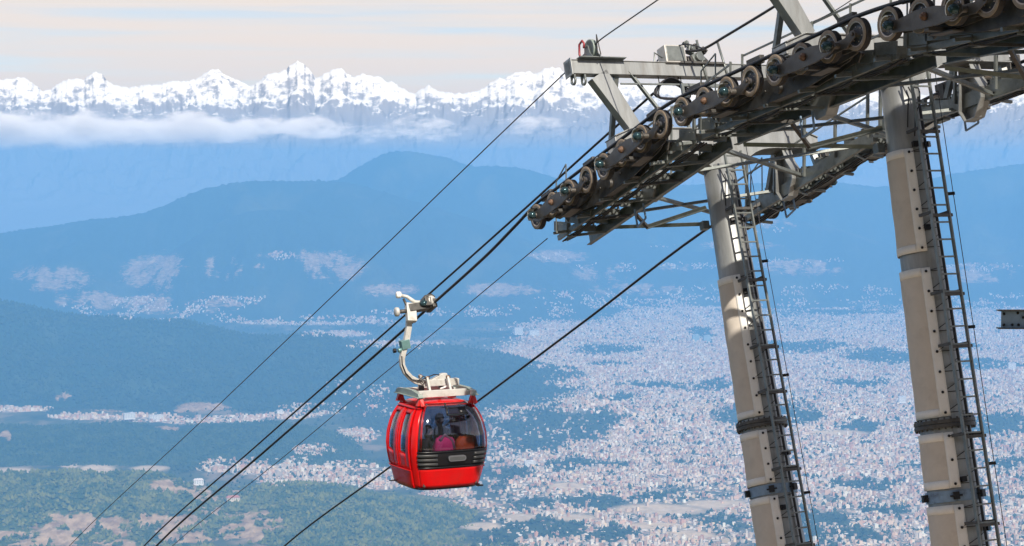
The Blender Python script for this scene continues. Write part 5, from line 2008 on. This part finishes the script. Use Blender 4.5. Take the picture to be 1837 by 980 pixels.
m.lathe([(0, -0.05), (0.06, -0.055), (0.075, -0.03), (0.075, 0.03), (0.06, 0.055), (0, 0.055)], (0.0, -0.76, 0.25), (0.2, 1, -0.1), 16)
m.build("roller", [M_TAPE], grip)

# ------------------------------------------------------------------ passengers and bags behind the glass
def skin_body(name, joints, edges, material, parent):
    me = bpy.data.meshes.new(name)
    me.from_pydata([j[0] for j in joints], edges, [])
    o = link(bpy.data.objects.new(name, me), parent)
    sk = o.modifiers.new("skin", "SKIN")
    layer = me.skin_vertices[0].data if me.skin_vertices else None
    if layer is None:
        bm = bmesh.new()
        bm.from_mesh(me)
        bm.verts.layers.skin.verify()
        bm.to_mesh(me)
        bm.free()
        layer = me.skin_vertices[0].data
    for i, j in enumerate(joints):
        layer[i].radius = (j[1], j[1] if len(j) < 3 else j[2])
        layer[i].use_root = i == 0
    sk.use_smooth_shade = True
    s_ = o.modifiers.new("sub", "SUBSURF")
    s_.levels = s_.render_levels = 1
    me.materials.append(material)
    return o


def seated_person(x, y, seat, rz, label, coat, skin_c, hair_c, lean=0.05, scale=1.0):
    M = CM @ Matrix.Translation((x, y, seat)) @ Matrix.Rotation(rz, 4, "Z") @ Matrix.Scale(scale, 4)
    r = empty("person", M, label, "person", "passengers in the red cabin")
    J, E = [], []

    def add(p, rad, par=None, rad2=None):
        J.append((p, rad) if rad2 is None else (p, rad, rad2))
        if par is not None:
            E.append((par, len(J) - 1))
        return len(J) - 1
    pel = add((0, 0, 0.08), 0.12, None, 0.15)
    ch = add((lean, 0, 0.34), 0.115, pel, 0.165)
    sh = add((lean * 1.4, 0, 0.50), 0.085, ch, 0.13)
    nk = add((lean * 1.6, 0, 0.58), 0.05, sh)
    h1 = add((lean * 1.6 + 0.02, 0, 0.68), 0.075, nk, 0.07)
    add((lean * 1.6 + 0.015, 0, 0.77), 0.082, h1, 0.075)
    for s in (-1, 1):
        a = add((lean * 1.4, s * 0.19, 0.48), 0.055, sh)
        b = add((0.08, s * 0.24, 0.25), 0.045, a)
        c = add((0.28, s * 0.16, 0.14), 0.035, b)
        d = add((0.35, s * 0.14, 0.13), 0.028, c)
        for f in range(4):
            g = add((0.40, s * (0.17 - 0.02 * f), 0.125), 0.009, d)
            add((0.43 - 0.004 * abs(f - 1.5), s * (0.172 - 0.02 * f), 0.105), 0.008, g)
        g = add((0.36, s * 0.095, 0.125), 0.010, d)
        add((0.39, s * 0.085, 0.12), 0.009, g)
        k = add((0.40, s * 0.11, 0.10), 0.065, pel)
        f_ = add((0.43, s * 0.11, -0.30), 0.045, k)
        add((0.55, s * 0.12, -0.34), 0.04, f_)
    skin_body("body", J, E, coat, r)
    hx_ = lean * 1.6 + 0.02
    m = MB()
    m.ball((hx_, 0, 0.735), 0.098, 0, 16, 10, (1.0, 0.86, 1.18))
    m.ball((hx_ + 0.10, 0, 0.725), 0.016, 0, 8, 6, (1.2, 0.8, 1.4))
    for s in (-1, 1):
        m.ball((hx_ + 0.0, s * 0.086, 0.73), 0.022, 0, 8, 6, (0.8, 0.4, 1.3))
        m.ball((hx_ + 0.083, s * 0.034, 0.75), 0.010, 1, 8, 6)
    m.box((hx_ + 0.088, 0, 0.675), (0.012, 0.04, 0.008), 2)
    m.build("face", [skin_c, M_BLACK, M_REDP], r)
    m = MB()
    m.ball((hx_ - 0.018, 0, 0.765), 0.108, 0, 18, 10, (1.0, 0.93, 1.05))
    m.ball((hx_ - 0.06, 0, 0.68), 0.075, 0, 14, 8, (0.8, 1.0, 1.3))
    m.build("hair", [hair_c], r)
    return r


M_SKIN = mat("skin", (0.42, 0.27, 0.19), 0.5)
M_HAIR = mat("black_hair", (0.012, 0.010, 0.010), 0.5)
M_COAT1 = mat("dark_navy_coat", (0.03, 0.035, 0.06), 0.8)
M_COAT2 = mat("dark_grey_jacket", (0.05, 0.045, 0.05), 0.8)
seated_person(0.30, -0.42, 0.52, math.pi * 0.55, "passenger with long dark hair in a dark coat by the door side of the cabin", M_COAT2, M_SKIN, M_HAIR, 0.05, 0.98)
seated_person(-0.52, 0.28, 0.60, 0.0, "passenger with short dark hair sitting higher at the back of the cabin", M_COAT1, M_SKIN, M_HAIR, 0.04, 1.05)


def bundle(name, c, size, seed, amp):
    """a soft lumpy shape"""
    n, q = 22, 14
    vs, fs = [], []
    for i in range(q + 1):
        t = math.pi * i / q
        for k in range(n):
            a = 2 * math.pi * k / n
            d = V3((math.sin(t) * math.cos(a), math.sin(t) * math.sin(a), math.cos(t)))
            w = 1 + amp * (math.sin(5 * d.x + 3 * d.z + seed) * math.cos(4 * d.y - 2 * d.z + seed) + 0.6 * math.sin(9 * d.y + 7 * d.z + 2 * seed))
            e = [math.copysign(abs(u) ** 0.72, u) for u in d]
            vs.append(V3((e[0] * size[0] * w, e[1] * size[1] * w, e[2] * size[2] * w)) + V3(c))
    for i in range(q):
        for k in range(n):
            k2 = (k + 1) % n
            fs.append((i * n + k, i * n + k2, (i + 1) * n + k2, (i + 1) * n + k))
    m = MB()
    m.add(vs, fs, 0, True)
    return m


M_PINK = mat("bright_pink_cloth", (0.90, 0.05, 0.25), 0.7, 0, 0.12, 9, 0.4)
M_ORNG = mat("rust_red_nylon", (0.62, 0.10, 0.02), 0.6, 0, 0.15, 9, 0.4)
r = empty("backpack", CM @ Matrix.Translation((0.62, -0.10, 0.48)), "bright pink bag on the front bench behind the glass", "bag")
m = bundle("cloth", (0, 0, 0.34), (0.14, 0.25, 0.34), 1.3, 0.07)
m.build("cloth", [M_PINK], r)
m = MB()
m.path([(0.12, -0.15, 0.60), (0.05, 0.0, 0.70), (0.08, 0.16, 0.58), (0.13, 0.2, 0.4)], 0.035, 8)
m.build("strap", [mat("dull_mauve_cloth", (0.30, 0.16, 0.22), 0.8)], r)
r = empty("backpack", CM @ Matrix.Translation((0.62, 0.40, 0.48)), "rust red rucksack standing beside the pink bag", "rucksack")
m = bundle("cloth", (0, 0, 0.33), (0.14, 0.23, 0.33), 2.1, 0.035)
m.build("cloth", [M_ORNG], r)
m = MB()
m.path([(0.135, -0.16, 0.28), (0.15, 0.0, 0.24), (0.135, 0.16, 0.28)], 0.012, 6)
m.path([(0.0, -0.08, 0.66), (0.0, 0.0, 0.72), (0.0, 0.08, 0.66)], 0.014, 6)
m.build("strap", [M_BLACK], r)
